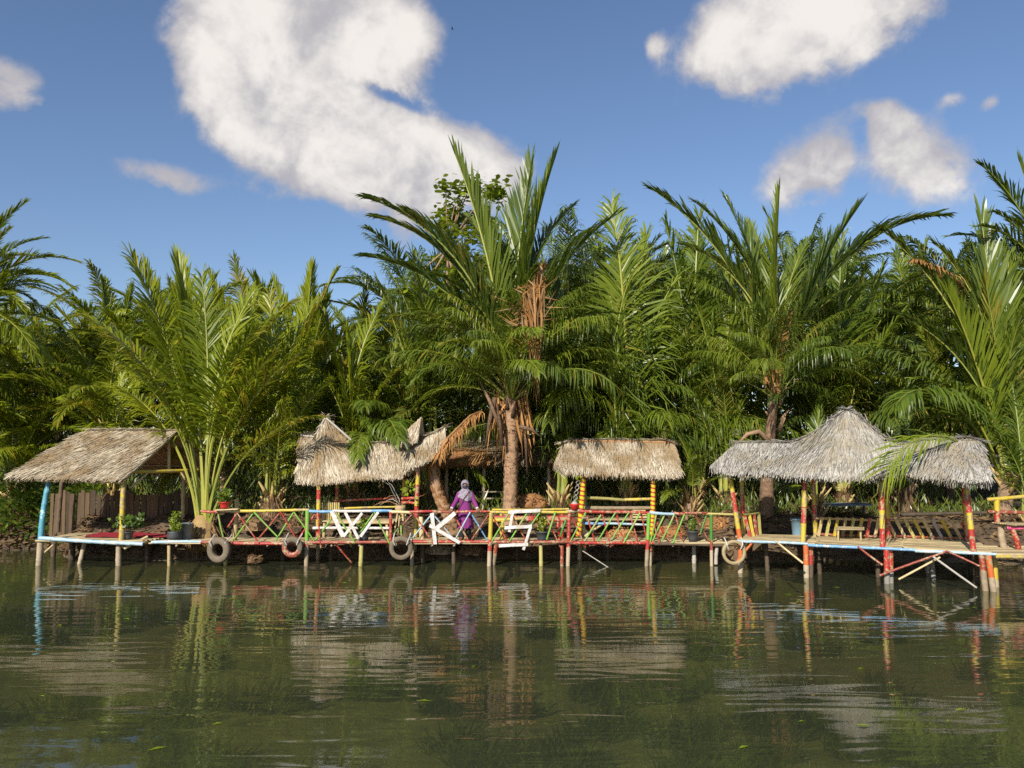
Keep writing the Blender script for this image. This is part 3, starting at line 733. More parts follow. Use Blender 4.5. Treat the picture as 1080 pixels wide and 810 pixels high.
for (tx, ty, D, pool, bend, ox) in (
    (146, 272, 22.6, None, 22, -.05), (188, 278, 22.8, STIFF, None, 0), (222, 292, 22.6, None, 30, .05), (262, 306, 22.8, None, 40, .1), (310, 318, 22.6, None, 60, .12), (95, 335, 22.4, None, 60, -.1),
    (118, 375, 21.2, None, 70, -.1), (330, 362, 21.4, None, 75, .15), (340, 440, 21.2, None, 95, .2), (262, 345, 20.8, None, 60, .1), (100, 405, 22.6, None, 85, -.12), 
    (285, 370, 20.6, None, 80, .1), (310, 395, 22.4, None, 85, .15)):
    aim(root, ct + Vector((ox, random.uniform(-.12, .12), random.uniform(-.15, .15))), P(tx, ty, D), my, pool or LONGP, bend)
# --- second clump
def clump(name, label, px, py, D, tips, kind, rb=.2, extra=0):
    c0 = P(px, py, D); c0.z = gz(c0.x, D) - .1
    rt = thing(name, c0, label, 'palm'); m_ = MB(); m_.lathe(c0, [(rb * 1.1, 0), (rb * 1.25, .15), (rb, .45), (rb * .6, .7)], 12, 0, 1, 1, .06); m_.build('trunk', TRUNK, rt, True)
    m_ = MB(); boots(m_, c0 + Vector((0, 0, .62)), rb * .95, 12, 0, .55); m_.build('leaf_base', TRUNK if kind == 'd' else BASEY, rt, True)
    m_ = MB()
    for k in range(90):
        a = random.uniform(0, 6.28); q = c0 + Vector((math.cos(a) * rb * 1.1, math.sin(a) * rb * 1.1, random.uniform(.15, .75))); e = q + Vector((math.cos(a) * random.uniform(0, .3), math.sin(a) * .2, -random.uniform(.15, .5))); w = Vector((.018, .01, 0)); m_.add([q - w, q + w, e], [(0, 1, 2)], 0, random.random())
    m_.build('sheath', LITTER, rt)
    for (tx, ty, D2, pool, bend) in tips:
        aim(rt, c0 + Vector((random.uniform(-.16, .16), random.uniform(-.15, .15), .55 + random.uniform(-.1, .2))), P(tx, ty, D2), PALETTE[kind], pool or (LONGP if random.random() < .5 else None), bend)
    return rt
clump('palm_clump', 'palm clump with thin yellow stems growing behind the yellow rail', 286, 548, 22.8,
      [(356, 287, 23.6, None, 30), (330, 316, 24, None, 40), (292, 310, 24, None, 25), (250, 322, 24, None, 40), (345, 400, 22, None, 70), (232, 390, 22.4, None, 70), (270, 340, 23, None, 35), (318, 350, 22.4, None, 40), (335, 500, 21.9, None, 110), (300, 420, 21.7, PEND, None), (245, 460, 22, None, 100)], 'y')
clump('palm_clump', 'low palm with a bright yellow fan frond left of the first roof horn', 372, 540, 24.0,
      [(318, 452, 22.8, None, 100), (345, 330, 24.5, None, 35), (400, 320, 24.6, None, 40), (420, 390, 23.8, None, 70), (365, 350, 24, STIFF, None), (415, 455, 23.2, None, 100), (330, 380, 23.6, None, 60), (385, 400, 23.2, None, 50)], 'y')
clump('palm_clump', 'clump of tall green stems left of the round ended roof', 592, 552, 23.6,
      [(560, 330, 24, None, 40), (585, 300, 24, STIFF, None), (620, 310, 24, None, 30), (640, 360, 23.2, PEND, None), (565, 400, 23, None, 60), (605, 350, 23.2, PEND, None), (575, 380, 23.8, None, 50), (630, 420, 22.8, None, 80)], 'm', .18)
clump('palm_clump', 'clump of thick yellow green stems rising behind the round ended roof', 662, 552, 23.5,
      [(690, 245, 24.4, None, 30), (655, 215, 24.2, None, 25), (640, 270, 24.2, None, 35), (715, 290, 24, PEND, None), (665, 290, 23.4, PEND, None), (610, 340, 23.4, None, 60), (725, 350, 23.2, None, 70), (690, 340, 22.8, PEND, None), (640, 340, 22.8, PEND, None)], 'm', .22)
clump('palm_clump', 'low palm spreading silvery leaflets above the railing between the pavilions', 728, 552, 22.4,
      [(690, 500, 21.6, None, 90), (772, 505, 21.7, None, 90), (710, 455, 22, None, 60), (750, 450, 22.2, None, 60), (730, 480, 21.3, None, 90), (700, 530, 21.4, None, 110), (765, 470, 21.8, None, 70)], 'm', .13)
clump('palm_clump', 'palm with slender slanting stems just right of the round ended roof', 766, 552, 24.0,
      [(690, 360, 23.8, None, 50), (735, 330, 24, None, 30), (790, 340, 24, None, 35), (760, 390, 23, PEND, None), (725, 410, 23.2, PEND, None), (800, 400, 23.4, None, 60), (770, 300, 24.4, STIFF, None)], 'm', .16)

clump('palm_clump', 'tall palm clump with slim yellow stems midway between the right two roofs', 735, 545, 25.0,
      [(700, 240, 25, LONGP, None), (745, 225, 25.4, LONGP, None), (775, 260, 25, LONGP, None), (720, 290, 24.4, LONGP, None), (760, 320, 24, PEND, None), (700, 340, 24, LONGP, None), (790, 330, 24.2, LONGP, None)], 'm', .16)
clump('palm_clump', 'tall palm clump of slim stems right behind the tall thatched peak', 890, 545, 24.6,
      [(850, 270, 24.6, LONGP, None), (895, 250, 25, LONGP, None), (935, 280, 24.6, LONGP, None), (870, 320, 24, PEND, None), (920, 350, 23.8, LONGP, None), (840, 350, 24, LONGP, None), (950, 330, 24.4, LONGP, None)], 'm', .16)
clump('palm_clump', 'tall palm clump with slim arching stems left of the tallest palm', 452, 545, 24.6,
      [(400, 300, 24.6, LONGP, None), (440, 270, 25, LONGP, None), (480, 290, 24.6, LONGP, None), (420, 350, 24, LONGP, None), (465, 350, 23.8, PEND, None), (385, 370, 24, LONGP, None)], 'm', .16)
clump('palm_clump', 'low palm with yellow green stems in the shade under the tall thatched peak', 862, 548, 22.4,
      [(820, 470, 22, None, 70), (850, 455, 22.4, None, 40), (880, 450, 22.4, None, 40), (905, 480, 22, None, 80), (870, 420, 23, None, 40), (835, 520, 21.6, None, 110)], 'm', .14)
clump('palm_clump', 'low dark palm growing behind the balustrade between the peak and right wing', 955, 548, 22.8,
      [(905, 470, 22.4, None, 70), (930, 430, 23, None, 40), (965, 400, 23, None, 30), (990, 440, 22.8, None, 60), (1010, 490, 22.2, None, 90), (955, 500, 22, None, 100), (900, 510, 22.2, None, 100)], 'd', .16)
clump('palm_clump', 'low palm with leaning yellow stems behind the bench on the right dock', 1085, 552, 21.6,
      [(1040, 450, 21.4, None, 60), (1075, 430, 21.8, None, 30), (1110, 440, 21.6, None, 50), (1035, 500, 21.2, None, 90), (1140, 480, 21.4, None, 80), (1060, 400, 22, None, 40)], 'm', .15)
clump('palm_clump', 'low bushy palm in the shade behind the plank fence', 120, 520, 24.6,
      [(60, 430, 24.4, None, 70), (95, 400, 24.8, None, 40), (135, 395, 24.8, None, 30), (170, 410, 24.6, None, 50), (200, 460, 24, None, 90), (40, 480, 24, None, 100), (150, 450, 23.8, None, 90)], 'y', .16)
clump('palm_clump', 'low palm arching over the leafy bank left of the teal post', 12, 530, 25.0,
      [(-30, 420, 25, None, 60), (20, 400, 25, None, 40), (50, 430, 24.6, None, 70), (70, 470, 24.2, None, 100), (-10, 460, 24, None, 90), (35, 470, 23.8, None, 100), (10, 390, 25.2, None, 30)], 'y', .16)

# --- palm with the brown sheathed trunk behind the left wing of the peaked roof
tb = P(808, 556, 22.6); tb.z = gz(tb.x, 22.6) - .1; tt = P(818, 408, 22.6)
root = thing('palm_tree', tb, 'palm with torn brown sheath round its trunk behind the left wing of the peaked roof', 'palm')
mb = MB(); trunk_mesh(mb, tb, tt, .21, .11, 22, (-.06, 0), .05, 12); mb.build('trunk', TRUNKR, root, True)
mb = MB(); boots(mb, tt, .16, 12, 0, 1.4); mb.build('leaf_base', TRUNKR, root, True)
for (tx, ty, D, pool, bend, kd) in (
    (686, 202, 23, None, 55, 'd'), (735, 215, 23.6, None, 45, 'd'), (822, 203, 22.6, STIFF, None, 'm'), (905, 219, 22.4, STIFF, None, 'd'), (770, 212, 23.6, None, 25, 'd'), (1000, 224, 23.2, None, 60, 'd'), (790, 240, 24, STIFF, None, 'd'), (860, 250, 24, None, 30, 'd'),
    (770, 400, 21.8, PEND, 95, 'm'), (872, 360, 21.6, PEND, 60, 'm'), (745, 300, 21.8, PEND, None, 'm'), (880, 420, 22.2, PEND, None, 'm'), (845, 300, 21.4, None, 50, 'd'), (800, 320, 21.1, PEND, None, 'm'), (720, 260, 22.6, None, 60, 'd'), (915, 300, 22.5, None, 60, 'd')):
    aim(root, tt + Vector((random.uniform(-.13, .13), random.uniform(-.12, .1), random.uniform(-.2, .3))), P(tx, ty, D), PALETTE[kd], pool, bend)
crown(root, tt, 24, 3.0, mt, 12, 62, .15, (FR, PEND, PEND), None, 42)
mb = MB()
for k in range(70):
    s = random.random(); a = P(814 + 14 * s + random.uniform(-6, 6), 395 - 75 * s, 22.3); l = random.uniform(.3, .9); e = a + Vector((random.uniform(-.15, .1), random.uniform(-.1, .1), -l)); w = Vector((random.uniform(.02, .05), random.uniform(-.02, .02), 0)); mid = a.lerp(e, .5) + Vector((random.uniform(-.08, .08), 0, 0))
    mb.add([a - w * .4, a + w * .4, mid + w, mid - w, e], [(0, 1, 2, 3), (3, 2, 4)], 0, random.random())
mb.build('sheath', LF_DRY, root)
mb = MB(); mb.tube([P(814, 470, 22.2), P(800, 455, 22.0), P(788, 458, 21.9), P(778, 468, 21.9)], [.09, .07, .06, .02], 6); mb.build('dead_leaf_base', TRUNKR, root, True)

# --- right hand palms
tb = P(1058, 556, 22.4); tb.z = gz(tb.x, 22.4) - .1; tt = P(1062, 505, 22.4)
root = thing('palm_tree', tb, 'palm whose long yellow stemmed frond arches over the low right wing of the peaked roof', 'palm')
mb = MB(); trunk_mesh(mb, tb, tt, .22, .17, 8, (0, 0), .08, 12); mb.build('trunk', TRUNK, root, True)
mb = MB(); boots(mb, tt, .18, 10, 0, .4); mb.build('leaf_base', BASEY, root, True)
for (tx, ty, D, pool, bend, kd) in (
    (926, 428, 19.6, None, 125, 'm'), (928, 246, 23, None, 60, 'd'), (985, 260, 22.8, None, 40, 'd'), (1035, 230, 23, STIFF, None, 'd'), (1075, 260, 23, None, 20, 'm'), (935, 330, 22.6, None, 80, 'd'), (1000, 310, 21.5, STIFF, None, 'm'), (1040, 300, 21.6, STIFF, None, 'm'),
    (1120, 300, 22.4, None, 40, 'd'), (1150, 380, 22, None, 80, 'd'), (960, 400, 21.2, None, 90, 'm'), (1070, 330, 21, None, 40, 'm'), (900, 370, 22.8, None, 90, 'd')):
    aim(root, tt + Vector((random.uniform(-.13, .13), random.uniform(-.12, .1), random.uniform(-.1, .2))), P(tx, ty, D), PALETTE[kd], pool, bend)
palm_r = thing('palm_tree', (P(1125, 500, 23.6).x, 23.6, gz(P(1125, 500, 23.6).x, 23.6) - .1), 'tall palm leaning its bright fronds in above the yellow railed bench dock', 'palm')
tb = palm_r.location.copy(); tt = P(1118, 330, 23.6)
mb = MB(); trunk_mesh(mb, tb, tt, .22, .16, 24, (0, 0), .06, 12); mb.build('trunk', TRUNK, palm_r, True)
for (tx, ty, D, pool, bend, kd) in (
    (1030, 176, 23, None, 40, 'm'), (1045, 225, 23, None, 70, 'd'), (1026, 240, 22.4, None, 60, 'd'), (1075, 170, 24, STIFF, None, 'm'), (1000, 250, 23.4, None, 80, 'd'), (1160, 180, 23.6, STIFF, None, 'm'), (1210, 260, 23.6, None, 70, 'd'), (1010, 330, 22.6, None, 100, 'd'), (1060, 400, 22, None, 120, 'd'), (1200, 360, 23, None, 100, 'd'), (1100, 160, 24.5, STIFF, None, 'd')):
    aim(palm_r, tt + Vector((random.uniform(-.12, .12), random.uniform(-.1, .1), random.uniform(-.1, .2))), P(tx, ty, D), PALETTE[kd], pool, bend)
crown(palm_r, tt, 24, 3.8, PALETTE['d'], 20, 100, .15, (FR,), None, 43)
aim(palm_r, P(1035, 352, 23.2), P(958, 276, 22.6), (RAC_D, LF_DRY), FR, 40, name='dead_frond')

# --- far left palm
palm_l = thing('palm_tree', (P(-62, 500, 24).x, 24.0, gz(P(-62, 500, 24).x, 24) - .1), 'tall sunlit palm reaching in above the leafy bank at the left end', 'palm')
tb = palm_l.location.copy(); tt = P(-40, 335, 24)
mb = MB(); trunk_mesh(mb, tb, tt, .24, .18, 24, (0, 0), .06, 12); mb.build('trunk', TRUNK, palm_l, True)
for (tx, ty, D, pool, bend) in (
    (22, 212, 24, None, 60), (45, 250, 24.6, None, 60), (76, 274, 23.6, None, 55), (72, 302, 23.4, None, 70), (60, 292, 24.4, None, 50), (20, 330, 22.6, None, 90), (30, 380, 22.6, None, 110), (-20, 190, 24, STIFF, None), (-110, 240, 24, None, 60), (-150, 330, 24, None, 90), (10, 230, 25, None, 60), (40, 330, 25, None, 80), (-10, 260, 22.6, None, 60), (28, 268, 22.8, None, 60), (5, 240, 23.2, None, 50)):
    aim(palm_l, tt + Vector((random.uniform(-.12, .12), random.uniform(-.1, .1), random.uniform(-.1, .2))), P(tx, ty, D), PALETTE['y'], pool, bend)

crown(palm_l, tt, 30, 3.3, PALETTE['y'], 15, 110, .15, (FR,), None, 44)

# small scaly trunk leaning beside the person
root = thing('palm_stump', P(474, 548, 22.3), 'short bent scaly brown trunk leaning beside the person in purple', 'palm trunk')
mb = MB(); pts = [P(478, 552, 22.3), P(468, 535, 22.3), P(460, 515, 22.3), P(456, 492, 22.3), P(456, 474, 22.3)]
q2 = []; 
for i in range(len(pts) - 1):
    for k in range(8): q2.append(pts[i].lerp(pts[i + 1], k / 8))
mb.tube(q2, [(.19 - .07 * i / len(q2)) * (1 + .08 * ((i % 3) - 1)) for i in range(len(q2))], 12); mb.build('trunk', TRUNKR, root, True)
mb = MB()
for k in range(230):
    i = random.randrange(2, len(q2)); a = random.uniform(0, 6.28); r = .185 - .07 * i / len(q2)
    dv = Vector((math.cos(a), math.sin(a), 0)); q = q2[i] + dv * r; t = dv.cross(Vector((0, 0, 1))) * .06
    mb.add([q - t, q + t, q + dv * .06 + Vector((0, 0, .16))], [(0, 1, 2)], 0, random.random())
mb.build('scales', TH_BROWN, root)
# ------------------------------------------------------------------ thatched roofs
def polyat(pts, s):
    k = s * (len(pts) - 1); i = min(int(k), len(pts) - 2); return pts[i].lerp(pts[i + 1], k - i)
def thatch(parent, ridge, eave, mat, dens=1.0, rows=11, slant=0.0, fringe=.10, back=True, slen=.42, flip=0, wid=.0085, dd=.6, name='thatch', cap=True, zdrop=0):
    """a slope of overlapping leaf strips between a ridge line and an eave line, on a closed slab, with its back slope"""
    ridge = [Vector(q) for q in ridge]; eave = [Vector(q) for q in eave]
    mb = MB()
    sides = [(ridge, eave)]
    if back: sides.append((ridge, [Vector((2 * r.x - e.x, 2 * r.y - e.y, e.z)) for r, e in zip(ridge, eave)]))
    for si, (rg, ev) in enumerate(sides):
        K = 4 * (len(rg) - 1); T = 4
        def S(s, t, rg=rg, ev=ev): return polyat(rg, s).lerp(polyat(ev, s), t)
        def N(s, t, si=si):
            a = S(min(1, s + .01), t) - S(max(0, s - .01), t); d = S(s, min(1, t + .02)) - S(s, max(0, t - .02)); nn = a.cross(d)
            if nn.length < 1e-6: return Vector((0, -1, .3)).normalized()
            nn.normalize()
            return nn if nn.z > 0 or (abs(nn.z) < .05 and nn.y < 0) else -nn
        top = []; bot = []
        for i in range(K + 1):
            for j in range(T + 1):
                q = S(i / K, j / T * .97); nn = N(i / K, j / T)
                top.append(q + nn * .03); bot.append(q - nn * .03)
        o = len(top); fs = []
        idx = lambda i, j: i * (T + 1) + j
        for i in range(K):
            for j in range(T):
                a = (idx(i, j), idx(i + 1, j), idx(i + 1, j + 1), idx(i, j + 1)); fs.append(a); fs.append(tuple(o + q for q in reversed(a)))
        for i in range(K):
            fs.append((idx(i, T), idx(i + 1, T), o + idx(i + 1, T), o + idx(i, T))); fs.append((idx(i, 0), o + idx(i, 0), o + idx(i + 1, 0), idx(i + 1, 0)))
        for j in range(T):
            fs.append((idx(0, j), idx(0, j + 1), o + idx(0, j + 1), o + idx(0, j))); fs.append((idx(K, j), o + idx(K, j), o + idx(K, j + 1), idx(K, j + 1)))
        mb.add(top + bot, fs, 0, .35)
        Ls = sum((ev[i + 1] - ev[i]).length for i in range(len(ev) - 1)); n = int(Ls * 70 * dens * (1 if si == 0 else .45))
        for r in range(rows + 1):
            for c in range(n):
                s = (c + random.random()) / n; t = min(.99, max(0, (r + random.uniform(-.55, .55)) / rows)) * .98
                q = S(s, t); nn = N(s, t); d = (S(s, min(1, t + .05)) - S(s, max(0, t - .05)))
                if d.length < 1e-5: continue
                d.normalize(); dn = Vector((0, 0, -1)) + nn * nn.z
                if dn.length > .05: d = d.lerp(dn.normalized(), dd).normalized()
                a = nn.cross(d)
                d = (d + a * (slant + random.gauss(0, .13))).normalized(); a = nn.cross(d).normalized()
                l = slen * random.uniform(.6, 1.25); rem = (1 - t) * (S(s, 1) - S(s, 0)).length + fringe * random.uniform(.1, 1.6)
                l = min(l, rem + .02)
                if l < .04: continue
                w = wid * random.uniform(.6, 1.5); h0 = .032 + random.random() * .02; h1 = h0 + random.uniform(.0, .045)
                e = q + d * l + nn * h1
                if t > .8: e.z -= random.uniform(0, .05)
                m_ = q + d * l * .5 + nn * (h0 + .012)
                tw = nn * random.uniform(-.4, .4)
                a2 = (a + tw) * w
                mb.add([q - a2 + nn * h0, q + a2 + nn * h0, m_ + a2, m_ - a2, e + a2 * .55, e - a2 * .55], [(0, 1, 2, 3), (3, 2, 4, 5)], 0, random.random() ** .9)
        # loose ends hanging under the eave
        for c in range(int(n * 1.6)):
            s = random.random(); q = S(s, .985) + N(s, .9) * random.uniform(-.03, .04); l = fringe * random.uniform(.5, 1.7)
            d = (S(s, 1) - S(s, .9)).normalized() * .5 + Vector((slant * .3 + random.uniform(-.25, .25), 0, -1)); d.normalize(); w = Vector((wid * random.uniform(.6, 1.3), random.uniform(-.01, .01), 0))
            mb.add([q - w, q + w, q + d * l + w * .3, q + d * l - w * .3], [(0, 1, 2, 3)], 0, random.random())
    if cap:      # bundle along the ridge
        for c in range(int(70 * dens * sum((ridge[i + 1] - ridge[i]).length for i in range(len(ridge) - 1)))):
            s = random.random(); q = polyat(ridge, s) + Vector((0, random.uniform(-.05, .05), .04 + random.random() * .04)); t = (polyat(ridge, min(1, s + .02)) - polyat(ridge, max(0, s - .02)))
            t = (t.normalized() + Vector((random.gauss(0, .25), random.gauss(0, .6), random.gauss(0, .12) - .05))).normalized() * random.uniform(.12, .3); w = t.cross(Vector((0, -.4, 1))).normalized() * wid * random.uniform(.7, 1.3)
            mb.add([q - t - w, q - t + w, q + t + w * .5, q + t - w * .5], [(0, 1, 2, 3)], 0, random.random())
    return tag(mb.build(name, mat, parent), kind='stuff')
def rafters(parent, ridge, eave, n, mat=BAM, r=.022, back=True):
    ridge = [Vector(q) for q in ridge]; eave = [Vector(q) for q in eave]
    for i in range(n):
        s = .03 + .94 * i / (n - 1); a = polyat(ridge, s); e = polyat(eave, s); a = a + Vector((0, 0, -.07)); 
        pole('rafter', a, a.lerp(e, .97) + Vector((0, 0, -.05)), r, mat, parent)
        if back: pole('rafter', a + Vector((0, .03, -.01)), Vector((2 * a.x - e.x, 2 * a.y - e.y, e.z)).lerp(a, .03) + Vector((0, 0, -.05)), r, mat, parent)
    for t in (.35, .7, .96):
        a = polyat(ridge, .02).lerp(polyat(eave, .02), t); c = polyat(ridge, .98).lerp(polyat(eave, .98), t)
        pole('purlin', a + Vector((0, 0, -.11)), c + Vector((0, 0, -.11)), r * .9, mat, parent)
        if back:
            ra = polyat(ridge, .02); rc = polyat(ridge, .98)
            pole('purlin', Vector((2 * ra.x - a.x, 2 * ra.y - a.y, a.z - .11)), Vector((2 * rc.x - c.x, 2 * rc.y - c.y, c.z - .11)), r * .9, mat, parent)
def V3(p, z): return Vector((p[0], p[1], z))

# ------------------------------------------------------------------ hut with the plank fence (left)
Zd = .63
hl = thing('thatched_hut', (P(90, 570, 21.2).x, 21.2, 0), 'thatched stilt hut with teal and yellow posts before the plank fence', 'hut')
rg = [P(92, 455, 21.9), P(140, 455, 21.95), P(187, 456, 22.0)]; ev = [P(9, 504, 20.35), P(70, 505.5, 20.3), P(131, 507, 20.25)]
thatch(hl, rg, ev, TH_WARM, 1.25, 12, -.25, .07, dd=0)
rafters(hl, rg, ev, 7, BAM)
a = P(135, 497.5, 20.6); pole('tie_beam', a, Vector((P(206, 497.5, 22.2).x, 22.3, a.z)), .05, YEL, hl)
kp = P(178, 497, 21.95); pole('king_post', kp, kp + Vector((0, 0, .9)), .045, BAM, hl)
pole('brace', P(137, 515, 20.5), P(155, 499, 21.0), .03, BAM, hl); pole('brace', P(190, 497, 22), P(203, 515, 22.2), .03, BAM, hl)
def zat(px, D, z): q = P(px, 470, D); return Vector((q.x, D, z))
fl, frr = zat(45, 20.5, Zd), zat(131, 20.5, Zd)
pole('post', Vector((fl.x + .03, 20.55, Zd)), P(51, 507, 20.6), .075, TEAL, hl); pole('post', Vector((frr.x + .02, 20.5, Zd - .05)), P(134, 507, 20.5), .07, YEL, hl)
pole('post', zat(65, 22.3, Zd), zat(65, 22.3, 2.2), .06, DARKW, hl); pole('post', zat(196, 22.3, Zd), zat(196, 22.3, 2.3), .06, BAM, hl)
for (px, D, px2, mt_, r) in ((46, 20.5, 44, POSTW, .085), (131, 20.5, 130, POSTW, .075), (92, 20.75, 84, POSTW, .06), (81, 21.6, 81, DARKW, .09), (160, 21.4, 160, DARKW, .08), (150, 22.2, 150, DARKW, .07), (62, 22.2, 62, DARKW, .07)):
    pole('leg', zat(px2, D, -.72), zat(px, D, Zd - .06), r, mt_, hl)
pole('brace', zat(47, 20.52, .22), P(62, 569, 20.6), .025, BAM, hl); pole('brace', P(131, 579, 20.45), P(156, 566, 20.75), .035, BAM, hl); pole('brace', P(131, 578, 20.5), P(121, 570, 20.6), .025, BAM, hl)
# deck of split bamboo and its painted edge
pole('edge_beam', P(42, 567.5, 20.42), P(152, 573, 20.38), .055, LBLUE, hl)
pole('edge_beam', zat(155, 20.40, Zd - .07), zat(168, 21.3, Zd - .07), .05, BAM, hl)
for k in range(15):
    y = 20.45 + k * .127; x0 = zat(44, 20.5, 0).x - .05 * random.random(); x1 = zat(154, 20.45, 0).x + (y - 20.45) * .35 + .05 * random.random()
    plank('slat', (x0, y, Zd - .015 + random.uniform(-.006, .006)), (x1, y, Zd - .015), .115, .025, SLAT, hl)
mb = MB(); cl0 = zat(88, 21.0, Zd + .006); 
vs = []; NXc, NYc = 14, 8
for j in range(NYc + 1):
    for i in range(NXc + 1):
        x = cl0.x + 2.3 * i / NXc + .04 * math.sin(j * 1.3); y = 20.95 + 1.1 * j / NYc + .03 * math.sin(i * 1.1); vs.append(Vector((x, y, Zd + .012 + .012 * (1 + math.sin(i * 1.9 + j) * math.cos(j * 1.7)))))
mb.add(vs, [(j * (NXc + 1) + i, j * (NXc + 1) + i + 1, (j + 1) * (NXc + 1) + i + 1, (j + 1) * (NXc + 1) + i) for j in range(NYc) for i in range(NXc)])
vb = [Vector((q.x, q.y, Zd + .002)) for q in vs]; 
tag(mb.build('floor_cloth', CLOTHR, None, True), 'dark red cloth spread on the floor of the plank fenced hut', 'cloth')
fe = thing('plank_fence', (P(130, 560, 22.7).x, 22.7, gz(-10.5, 22.7)), 'weathered brown plank fence behind the teal and yellow posted hut', 'fence')
px = 54.0
while px < 206:
    w = random.uniform(.085, .17); q = P(px, 562, 22.75); hgt = random.uniform(1.0, 1.16)
    plank('plank', (q.x, 22.75 + random.uniform(-.02, .02), .45), (q.x + random.uniform(-.03, .03), 22.75, .60 + hgt), w, .022, FENCEW, fe, (0, 1, 0))
    px += w * F / 22.75 + random.uniform(.15, .8)
for z in (.8, 1.45): pole('fence_rail', Vector((P(54, 500, 22.82).x, 22.82, z)), Vector((P(206, 500, 22.82).x, 22.82, z)), .03, DARKW, fe)

# ------------------------------------------------------------------ walkway with the painted railing
YF = 20.4; ZW = .565
wk = thing('bamboo_walkway', (P(470, 572, 21).x, 21.0, 0), 'long bamboo walkway on stilts with red, green, yellow and blue lattice railing over the water', 'walkway')
segs = [(160, 300), (296, 420), (412, 530), (524, 640), (632, 765)]
for (s0, s1) in segs:
    for k in range(11):
        y = YF + .03 + k * .112; a = P(s0, 566, YF).x + random.uniform(-.12, .12); c = P(s1, 566, YF).x + random.uniform(-.12, .12)
        if s0 == 160 and k > 5: a += .9
        plank('slat', (a, y, ZW + random.uniform(-.012, .012)), (c, y, ZW + random.uniform(-.012, .012)), .10, .028, SLAT, wk)
def WP(px, py, dy=0.0): return P(px, py, YF + dy)
for (x0, x1, mt_, y0, y1) in ((160, 215, LBLUE, 572, 572), (212, 240, DRED, 572, 572), (238, 330, RED, 573, 573), (322, 415, DRED, 572, 572), (410, 520, RED, 571.5, 572), (516, 604, DRED, 571.5, 572), (598, 690, RED, 572.5, 573.5), (690, 768, DARKW, 573.5, 574)):
    pole('edge_beam', WP(x0, y0), WP(x1, y1), .045, mt_, wk)
pole('edge_beam', zat(165, 21.55, .5), zat(765, 21.55, .5), .05, DARKW, wk)
for px in (190, 242, 285, 322, 352, 381, 420, 457, 480, 517, 545, 570, 600, 640, 683, 720, 750):
    pole('joist', zat(px, YF, .495), zat(px, 21.6, .495), .04, POSTW, wk)
RAILS = [(212, 231, RED, .036), (229, 251, BAM, .03), (250, 326, YEL, .04), (325, 352, BLUE, .042), (351, 392, WHITE, .04), (391, 413, BLUE, .042), (411, 434, BAM, .042), (432, 460, RED, .036), (458, 482, DRED, .034), (481, 517, RED, .034),
         (517, 545, YEL, .034), (568, 599, YEL, .04), (597, 613, POSTW, .042), (611, 650, RED, .042), (649, 686, RED, .043), (685, 711, LBLUE, .042), (710, 722, RED, .04), (720, 746, DRED, .034), (744, 790, BAMG, .03)]
def ry(px): return 539.0 + (0.8 if 410 < px < 600 else 0) + (max(0, px - 600) / 190) * 3.5
for (x0, x1, mt_, r) in RAILS: pole('rail', WP(x0, ry(x0)), WP(x1, ry(x1)), r, mt_, wk)
pole('rail', WP(543, 539), WP(570, 538.5), .042, WHITE, wk)
X = [(250, 541, 240, 556, RED), (250, 541, 273, 573, RED), (268, 540, 245, 571, GREEN), (268, 540, 293, 566, GREEN), (296, 540, 273, 568, DRED), (296, 540, 312, 567, RED), (310, 540, 290, 570, GREEN), (310, 540, 331, 571, GREEN),
     (334, 539, 316, 567, RED), (335, 540, 339, 578, RED), (349, 548, 332, 570, GREEN), (354, 540, 374, 573, GREEN), (395, 540, 376, 569, GREEN), (395, 540, 411, 573, GREEN), (420, 557, 412, 568, DGREEN), (423, 554, 423, 568, GREEN),
     (436, 541, 425, 554, DRED), (436, 541, 457, 574, RED), (455, 543, 430, 574, LBLUE), (458, 544, 476, 566, LBLUE), (478, 542, 497, 574, RED), (496, 540, 480, 568, LBLUE), (496, 540, 514, 571, BLUE), (515, 543, 497, 569, DRED),
     (518, 542, 536, 573, RED), (537, 541, 519, 571, GREEN), (541, 545, 554, 568, RED), (556, 541, 537, 571, GREEN), (559, 541, 567, 556, RED), (570, 540, 557, 559, GREEN), (577, 547, 592, 579, RED), (586, 540, 576, 569, GREEN), (587, 541, 592, 553, RED), (597, 548, 590, 566, DGREEN),
     (604, 546, 618, 577, RED), (618, 540, 601, 571, GREEN), (618, 541, 629, 575, RED), (634, 543, 617, 571, GREEN), (635, 541, 644, 577, RED), (649, 541, 630, 571, GREEN), (650, 541, 658, 574, RED), (663, 541, 645, 569, GREEN), (664, 541, 673, 575, RED), (675, 541, 658, 573, GREEN), (676, 541, 682, 567, RED),
     (692, 543, 686, 572, GREEN), (690, 547, 710, 576, RED), (689, 550, 696, 573, RED), (702, 541, 688, 571, GREEN), (711, 543, 697, 571, GREEN), (712, 542, 721, 574, RED), (722, 542, 710, 573, GREEN), (733, 543, 750, 574, DRED), (745, 544, 738, 563, DGREEN), (230, 541, 236, 568, GREEN)]
for i, (x0, y0, x1, y1, mt_) in enumerate(X):
    dy = (.045, -.045)[i % 2]; pole('lattice_rod', WP(x0, y0, dy), WP(x1, y1, dy), random.uniform(.017, .027), mt_, wk)
